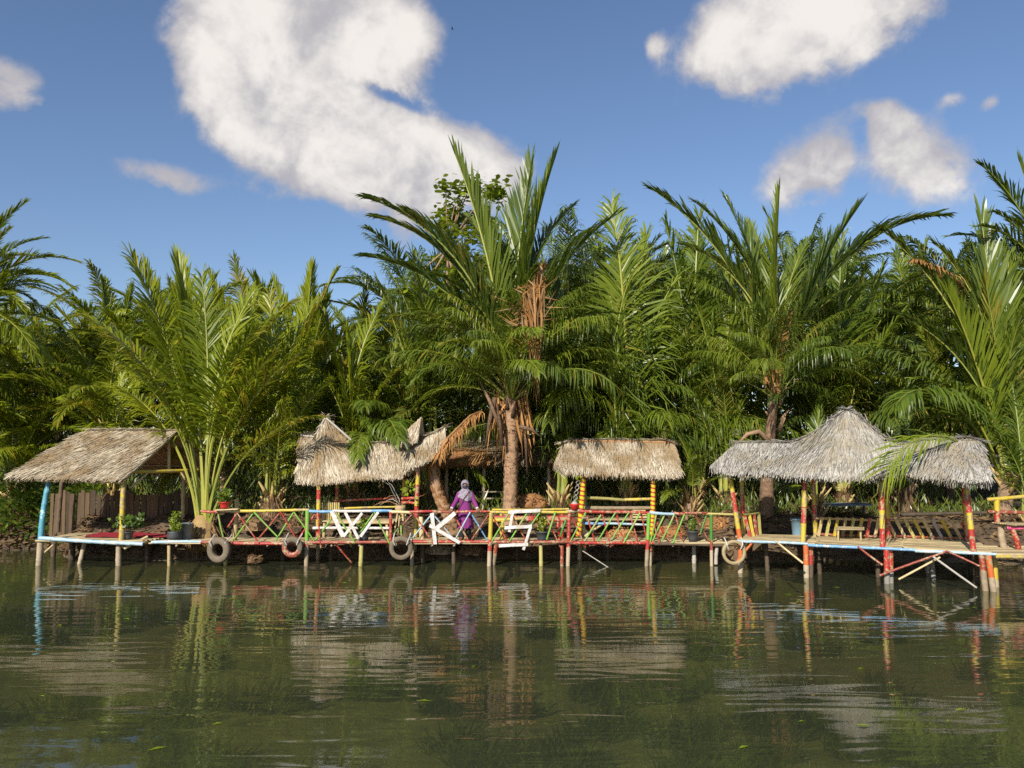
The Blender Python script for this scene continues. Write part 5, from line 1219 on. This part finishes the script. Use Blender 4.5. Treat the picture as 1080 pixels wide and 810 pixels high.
mb = MB(); q0 = zat(868, 22.8, gz(8.8, 22.8)); vs = []
tt_ = thing('old_table', zat(890, 22.6, gz(9, 22.6)), 'dark blue topped table in the shade behind the bamboo balustrade', 'table')
plank('table_top', zat(852, 22.6, 1.35), zat(912, 22.6, 1.38), .8, .035, TARP, tt_)
for px in (855, 908): pole('leg', zat(px, 22.6, gz(9, 22.6) - .05), zat(px, 22.6, 1.34), .04, DARKW, tt_)
# green frond lying on the low right wing of the roof
gf = thing('palm_frond', P(1000, 462, 17.6), 'cut green palm frond lying over the low right wing of the peaked roof', 'palm frond')
q = [P(1012, 467, 17.9), P(998, 460, 17.6), P(980, 459, 17.35), P(962, 466, 17.15), P(948, 478, 17.0), P(935, 495, 16.95)]
mb = MB(); mb.tube(q, [.03, .028, .024, .018, .012, .006], 6); mb.build('stem', RAC_Y, gf)
mb = MB(); rnd = random.Random(8)
for k in range(72):
    s = .10 + .90 * (k // 2) / 36; a = polyat(q, s); T = (polyat(q, min(1, s + .03)) - polyat(q, max(0, s - .03))).normalized(); sg = 1 if k % 2 else -1; L_ = .95 if s > .35 else .4
    d = (T * .8 + Vector((-.75 * sg if sg > 0 else -.1, -.25, .22 if sg > 0 else -.8)) + Vector((rnd.uniform(-.15, .15), rnd.uniform(-.2, .2), rnd.uniform(-.2, .2)))).normalized(); l = L_ * rnd.uniform(.75, 1.1) * (1.15 - .45 * abs(s - .6)); p1 = a + d * l * .5; p2 = a + d * l + Vector((0, -.03, -.12 * l)); w = T.cross(Vector((0, -1, .2))).normalized() * .0; w = d.cross(Vector((0, -.8, .5))).normalized() * .013
    mb.add([a - w * .4, a + w * .4, p1 + w, p1 - w, p2], [(0, 1, 2, 3), (3, 2, 4)], 0, rnd.random())
mb.build('leaflets', LF_LIME, gf)

# ------------------------------------------------------------------ dock with railed bench at the right edge
dk = thing('bamboo_dock', zat(1085, 17.6, 0), 'bamboo dock leading away to the right of the peaked pavilion', 'dock')
x0 = zat(1038, 17.2, 0).x
for k in range(12):
    y = 17.05 + k * .12; plank('slat', (x0 - .1 + k * .05, y, .74 + random.uniform(-.01, .01)), (x0 + 3.2, y - .1, .74 + random.uniform(-.01, .01)), .11, .028, SLAT, dk)
pole('edge_beam', (x0 - .05, 17.0, .69), (x0 + 3.2, 16.9, .69), .04, YEL, dk); pole('edge_beam', (x0 + .5, 18.4, .69), (x0 + 3.2, 18.3, .69), .04, POSTW, dk)
for (dx_, D) in ((.55, 18.2), (1.6, 18.2), (.9, 17.3), (2.4, 17.2), (2.6, 18.2)): pole('stilt', (x0 + dx_, D, -.75), (x0 + dx_, D, .69), .06, GREYW, dk)
for dx_ in (.1, .9, 1.8, 2.7): pole('joist', (x0 + dx_, 17.0, .67), (x0 + dx_, 18.4, .67), .04, POSTW, dk)
bd = thing('bench', zat(1070, 17.9, .75), 'bench with a yellow top rail and pink seat edge on the right dock', 'bench')
pole('top_rail', P(1041, 527, 18.1), P(1100, 523, 18.0), .045, YEL, bd); pole('back_rail', P(1042, 539.5, 18.1), P(1100, 542, 18.0), .04, DRED, bd)
pole('seat_rail', P(1062, 557, 17.7), P(1105, 558, 17.6), .04, PINK, bd)
for k in range(9): plank('seat_slat', P(1045, 551, 18.05) + Vector((.02 * k, -.05 - k * .055, 0)), P(1105, 552, 18.0) + Vector((0, -.05 - k * .055, 0)), .05, .02, SLAT, bd)
banded('post', P(1052, 551, 18.1), P(1051, 527, 18.1), .06, [(.45, RED), (1, YEL)], bd); pole('leg', zat(1054, 17.95, .75), P(1054, 552, 17.95), .075, POSTW, bd); pole('leg', zat(1069, 17.7, .75), P(1068, 558, 17.7), .06, RED, bd)
banded('post', zat(1098, 18.1, .75), P(1098, 523, 18.1), .06, [(.7, RED), (1, YEL)], bd); pole('leg', zat(1098, 17.7, .75), P(1098, 558, 17.7), .06, RED, bd)
# log on the bank behind
pole_ = pole('fallen_log', P(950, 543, 21.5), P(1060, 541, 21.5), .05, DARKW); tag(pole_, 'long dark bamboo pole lying in the shade behind the balustrade', 'log')

# husk heaps on the bank below and behind the walkway
def heap(px, py, D, r, label, n=160, seed=1, mat=LITTER):
    rnd = random.Random(seed); c = P(px, py, D); mb = MB(); mb.lathe(c - Vector((0, 0, r * .5)), [(r * 1.1, 0), (r * 1.05, r * .4), (r * .75, r * .85), (r * .25, r * 1.05)], 12, 0, 1.25, .8, .08)
    for i in range(n):
        v = Vector((rnd.gauss(0, 1), rnd.gauss(0, 1), abs(rnd.gauss(0, 1)))).normalized(); q = c + Vector((v.x * r * 1.25, v.y * r * .8, v.z * r * .8 - r * .3)); d = Vector((rnd.gauss(0, 1), rnd.gauss(0, 1), rnd.gauss(0, .5))).normalized() * rnd.uniform(.05, .14); s = d.cross(v).normalized() * .028
        mb.add([q - d, q + s + v * .03, q + d, q - s + v * .03], [(0, 1, 2, 3)], 0, rnd.random())
    return tag(mb.build('husk_heap', mat), label, 'husk heap', 'brown husk heaps on the bank')
heap(312, 551, 21.75, .22, 'round heap of brown husks behind the yellow rail', 160, 1); heap(270, 553, 21.95, .30, 'wide pale earth and husk heap behind the left lattice', 180, 2)
heap(268, 590, 20.75, .16, 'small husk heap at the waterline below the left lattice', 120, 3); heap(497, 579, 21.1, .26, 'pale husk heap under the deck at the feet of the person in purple', 160, 4); heap(463, 578, 21.15, .28, 'dark husk heap under the deck below the letter K', 160, 5, TH_DARK)
heap(480, 560, 21.9, .38, 'yellowish mound of husks behind the letter K', 220, 6); heap(655, 563, 22.0, .3, 'heap of orange brown leaves behind the green and red lattice', 220, 7, TH_BROWN); heap(708, 562, 22.0, .36, 'leaf heap beside the deep green shrub tub', 220, 8, TH_BROWN); heap(757, 553, 22.2, .36, 'leaf heap at the right end of the railing', 200, 9, TH_BROWN)
heap(560, 528, 23.2, .35, 'tan leaf heap right of the thick palm trunk', 200, 10, TH_BROWN)

# ------------------------------------------------------------------ person
PX, PYY = P(490.5, 540, 20.72).x, 20.72
pr = thing('person', (PX, PYY, ZW + .014), 'person in purple tunic and patterned grey lilac headscarf leaning both hands on the railing', 'person')
SKIN = plain('skin', (0.32, 0.16, 0.09), 0.5, .08, 30, .4, 0)
TUNIC = plain('cloth_purple', (0.20, 0.035, 0.165), 0.85, .18, 9, .2)
TROUSER = plain('cloth_black', (0.018, 0.017, 0.02), 0.85, .2)
MASK = plain('cloth_navy', (0.035, 0.035, 0.06), 0.8, .2)
BAG = plain('leather_brown', (0.10, 0.035, 0.02), 0.5, .2); HAIR = plain('eye_dark', (0.02, 0.015, 0.012), 0.3, .1)
m, n, p = base_mat('scarf_print'); vo = n.new('ShaderNodeTexVoronoi'); vo.inputs['Scale'].default_value = 34; n.nt.links.new(worldpos(n), vo.inputs['Vector'])
n.put(p.inputs['Base Color'], n.mix(n.mr(vo.outputs['Distance'], .28, .5), (0.11, 0.085, 0.12), (0.31, 0.27, 0.32))); p.inputs['Roughness'].default_value = .8; SCARF = m
g0 = pr.location
def B(x, y, z): return g0 + Vector((x, y, z))
railz = WP(490, 539.8).z + .036 - g0.z
V_, E_, RAD = [], [], []
def jv(v, r, par=None):
    V_.append(tuple(v)); RAD.append(r)
    if par is not None: E_.append((par, len(V_) - 1))
    return len(V_) - 1
pel = jv((0, 0, .80), .125); sp1 = jv((0, .01, .95), .115, pel); sp2 = jv((0, .01, 1.10), .125, sp1); ch = jv((0, .015, 1.21), .10, sp2); nk = jv((0, .01, 1.30), .052, ch); hd = jv((0, -.01, 1.38), .078, nk); hd2 = jv((-.003, -.005, 1.46), .082, hd)
nose = jv((-.012, -.095, 1.40), .014, hd)
for sx in (-1, 1):
    sh = jv((sx * .145, .015, 1.20), .055, ch); el = jv((sx * .235, -.03, .99), .04, sh)
    wr = jv((sx * .325, -.255, railz + .035), .025, el); pm = jv((sx * .335, -.315, railz + .022), .028, wr)
    for f in range(4):
        fx = sx * .335 + (f - 1.5) * .021; ln = (.85, 1, .95, .75)[f]
        k1 = jv((fx, -.352, railz + .018), .0095, pm); k2 = jv((fx + .001, -.352 - .032 * ln, railz + .002), .0085, k1); jv((fx, -.352 - .042 * ln, railz - .03 * ln), .0075, k2)
    t1 = jv((sx * .335 - sx * .036, -.315, railz + .012), .0095, pm); jv((sx * .335 - sx * .052, -.338, railz + .006), .008, t1)
    hp = jv((sx * .085, 0, .74), .09, pel); kn = jv((sx * .088, -.02 + .02 * sx, .43), .058, hp); an = jv((sx * .085, .03, .09), .04, kn); jv((sx * .10, -.09, .045), .035, an)
me = bpy.data.meshes.new('body_cage'); me.from_pydata(V_, E_, []); ob = bpy.data.objects.new('body_cage', me); COL.objects.link(ob)
sm = ob.modifiers.new('skin', 'SKIN'); sd_ = ob.modifiers.new('smooth', 'SUBSURF'); sd_.levels = 2
for i, r in enumerate(RAD): me.skin_vertices[0].data[i].radius = (r, r)
me.skin_vertices[0].data[0].use_root = True
dg = bpy.context.evaluated_depsgraph_get(); bm_ = bpy.data.meshes.new_from_object(ob.evaluated_get(dg)); bpy.data.objects.remove(ob)
bm_.name = 'body'; bm_.materials.clear(); bm_.materials.append(SKIN); bm_.polygons.foreach_set('use_smooth', [True] * len(bm_.polygons))
body = bpy.data.objects.new('body', bm_); COL.objects.link(body); body.parent = pr
def loft(mb, rings, n=28, mat=0, hem=0, hz=0, cap=False):
    o = []; fs = []
    for (cx, cy, z, rx, ry, fd) in rings:
        for k in range(n):
            a = 2 * math.pi * k / n; w = 1 + fd * math.sin(a * 7 + z * 3) + fd * .6 * math.sin(a * 11 + 1); o.append(B(cx + math.cos(a) * rx * w, cy + math.sin(a) * ry * w, z + (hem * math.sin(a * 2 + .6) - hem * .5 * math.sin(a) * 1.4 if z < hz else 0)))
    for i in range(len(rings) - 1):
        for k in range(n): k2 = (k + 1) % n; fs.append((i * n + k, i * n + k2, (i + 1) * n + k2, (i + 1) * n + k))
    if cap: fs.append(tuple(range((len(rings) - 1) * n, len(rings) * n)))
    mb.add(o, fs, mat)
mb = MB()
loft(mb, [(0, 0, .33, .215, .165, .06), (0, 0, .36, .21, .16, .06), (0, 0, .5, .19, .15, .045), (0, 0, .68, .175, .145, .025), (0, 0, .80, .165, .14, .012), (0, .005, .93, .15, .125, .012), (0, .01, 1.04, .155, .13, .01), (0, .012, 1.14, .165, .125, 0), (0, .015, 1.21, .165, .10, 0), (0, .015, 1.255, .125, .08, 0), (0, .01, 1.285, .06, .06, 0)], 36)
for sx in (-1, 1):
    mb.tube([B(sx * .10, .015, 1.215), B(sx * .15, .015, 1.19), B(sx * .195, -.005, 1.09), B(sx * .238, -.03, .99), B(sx * .285, -.145, railz + .11), B(sx * .318, -.232, railz + .05)], [.06, .072, .062, .057, .052, .05], 14, 0)
mb.build('tunic', TUNIC, pr, True)
for sx in (-1, 1):
    mb = MB(); mb.tube([B(sx * .314, -.222, railz + .055), B(sx * .327, -.262, railz + .035)], [.043, .036], 12); mb.build('cuff', WHITE, pr, True)
mb = MB()
for sx in (-1, 1): mb.tube([B(sx * .085, 0, .72), B(sx * .088, -.02 + .02 * sx, .43), B(sx * .086, .025, .10), B(sx * .086, .025, .06)], [.098, .078, .066, .068], 14)
mb.build('trousers', TROUSER, pr, True)
for sx in (-1, 1):
    mb = MB(); mb.tube([B(sx * .085, .055, .035), B(sx * .09, .0, .045), B(sx * .098, -.08, .038), B(sx * .103, -.135, .028)], [.038, .045, .042, .026], 12); mb.build('shoe', BAG, pr, True)
# headscarf: hood open round the face, cape over shoulders and chest
mb = MB(); o = []; fs = []; NA, NB2 = 28, 16; hc_ = Vector((-.002, .008, 1.425))
for i in range(NB2 + 1):
    th = math.pi * i / NB2
    for k in range(NA):
        a = 2 * math.pi * k / NA; q = Vector((math.sin(th) * math.cos(a) * .108, math.sin(th) * math.sin(a) * .122, math.cos(th) * .128)); o.append(g0 + hc_ + q)
for i in range(NB2):
    for k in range(NA):
        k2 = (k + 1) % NA; cen = (o[i * NA + k] + o[i * NA + k2] + o[(i + 1) * NA + k] + o[(i + 1) * NA + k2]) / 4 - g0
        if cen.y < -.055 and abs(cen.x) < .066 and 1.345 < cen.z < 1.485 and (cen.x / .066) ** 2 + ((cen.z - 1.415) / .075) ** 2 < 1: continue
        fs.append((i * NA + k, i * NA + k2, (i + 1) * NA + k2, (i + 1) * NA + k))
mb.add(o, fs, 0)
loft(mb, [(0, .01, 1.36, .098, .105, 0), (0, .01, 1.32, .085, .09, .01), (0, .012, 1.28, .125, .11, .02), (0, .012, 1.23, .178, .132, .03), (0, .008, 1.16, .196, .152, .04), (-.005, .0, 1.08, .19, .158, .05), (-.01, -.005, 1.03, .17, .155, .06)], 36, 0, .05, 1.1)
mb.build('headscarf', SCARF, pr, True)
mb = MB(); o = []; fs = []
for i in range(7):
    for k in range(9):
        a = -math.pi / 2 + (k - 4) * .26; z = 1.335 + i * .012; o.append(B(-.004 + math.cos(a) * (.075 + .004 * math.sin(i * .5)), -.012 + math.sin(a) * (.088 + .006 * math.sin(i * .52)), z))
for i in range(6):
    for k in range(8): fs.append((i * 9 + k, i * 9 + k + 1, i * 9 + 10 + k, i * 9 + 9 + k))
mb.add(o, fs); mb.build('face_mask', MASK, pr, True)
for sx in (-1, 1):
    mb = MB(); c = B(sx * .03 - .006, -.083, 1.435); mb.lathe(c - Vector((0, 0, .006)), [(.004, 0), (.012, .003), (.013, .006), (.011, .01), (.004, .013)], 10, 0, 1, .6); mb.build('eye', HAIR, pr, True)
mb = MB(); mb.tube([B(.11, -.10, 1.25), B(.04, -.158, 1.16), B(-.06, -.17, 1.03), B(-.13, -.14, .90), B(-.17, -.08, .80)], .011, 6); mb.tube([B(.11, -.10, 1.25), B(.10, .05, 1.29), B(0, .15, 1.1), B(-.15, .12, .85), B(-.19, .0, .80)], .011, 6); mb.build('bag_strap', BAG, pr)
mb = MB(); c = B(-.205, -.02, .70)
mb.lathe(c - Vector((0, 0, .09)), [(.03, 0), (.055, .01), (.06, .09), (.058, .17), (.04, .185)], 14, 0, .7, 1.7); mb.build('bag', BAG, pr, True)

# bird in the sky, seen very small
c = P(477, 31, 60); e = thing('bird', c, 'tiny dark bird flying high in the sky right of the big cloud', 'bird')
mb = MB(); mb.tube([c + Vector((-.11, 0, .03)), c + Vector((-.05, 0, .02)), c + Vector((.03, 0, 0)), c + Vector((.12, 0, -.02))], [.008, .028, .03, .006], 8)
for sy in (-1, 1): mb.add([c + Vector((-.05, 0, .02)), c + Vector((.05, 0, .0)), c + Vector((.03, sy * .14, .10)), c + Vector((-.02, sy * .26, .14))], [(0, 1, 2, 3)])
mb.build('body', TROUSER, e, True)
# leaves floating on the water
mb = MB(); rnd = random.Random(77)
for k in range(46):
    y = rnd.uniform(8, 19.5); x = rnd.uniform(-.6, .62) * y; a = rnd.uniform(0, 6.28); l = rnd.uniform(.03, .10); d = Vector((math.cos(a) * l, math.sin(a) * l, 0)); s = Vector((-math.sin(a), math.cos(a), 0)) * l * .35; q = Vector((x, y, .008)); up = Vector((0, 0, .01))
    mb.add([q - d, q + s + up, q + d, q - s + up], [(0, 1, 2, 3)], 0, rnd.random())
tag(mb.build('floating_leaves', LF_LIME), kind='stuff')
for mname in list(bpy.data.meshes.keys()):
    if bpy.data.meshes[mname].users == 0: bpy.data.meshes.remove(bpy.data.meshes[mname])
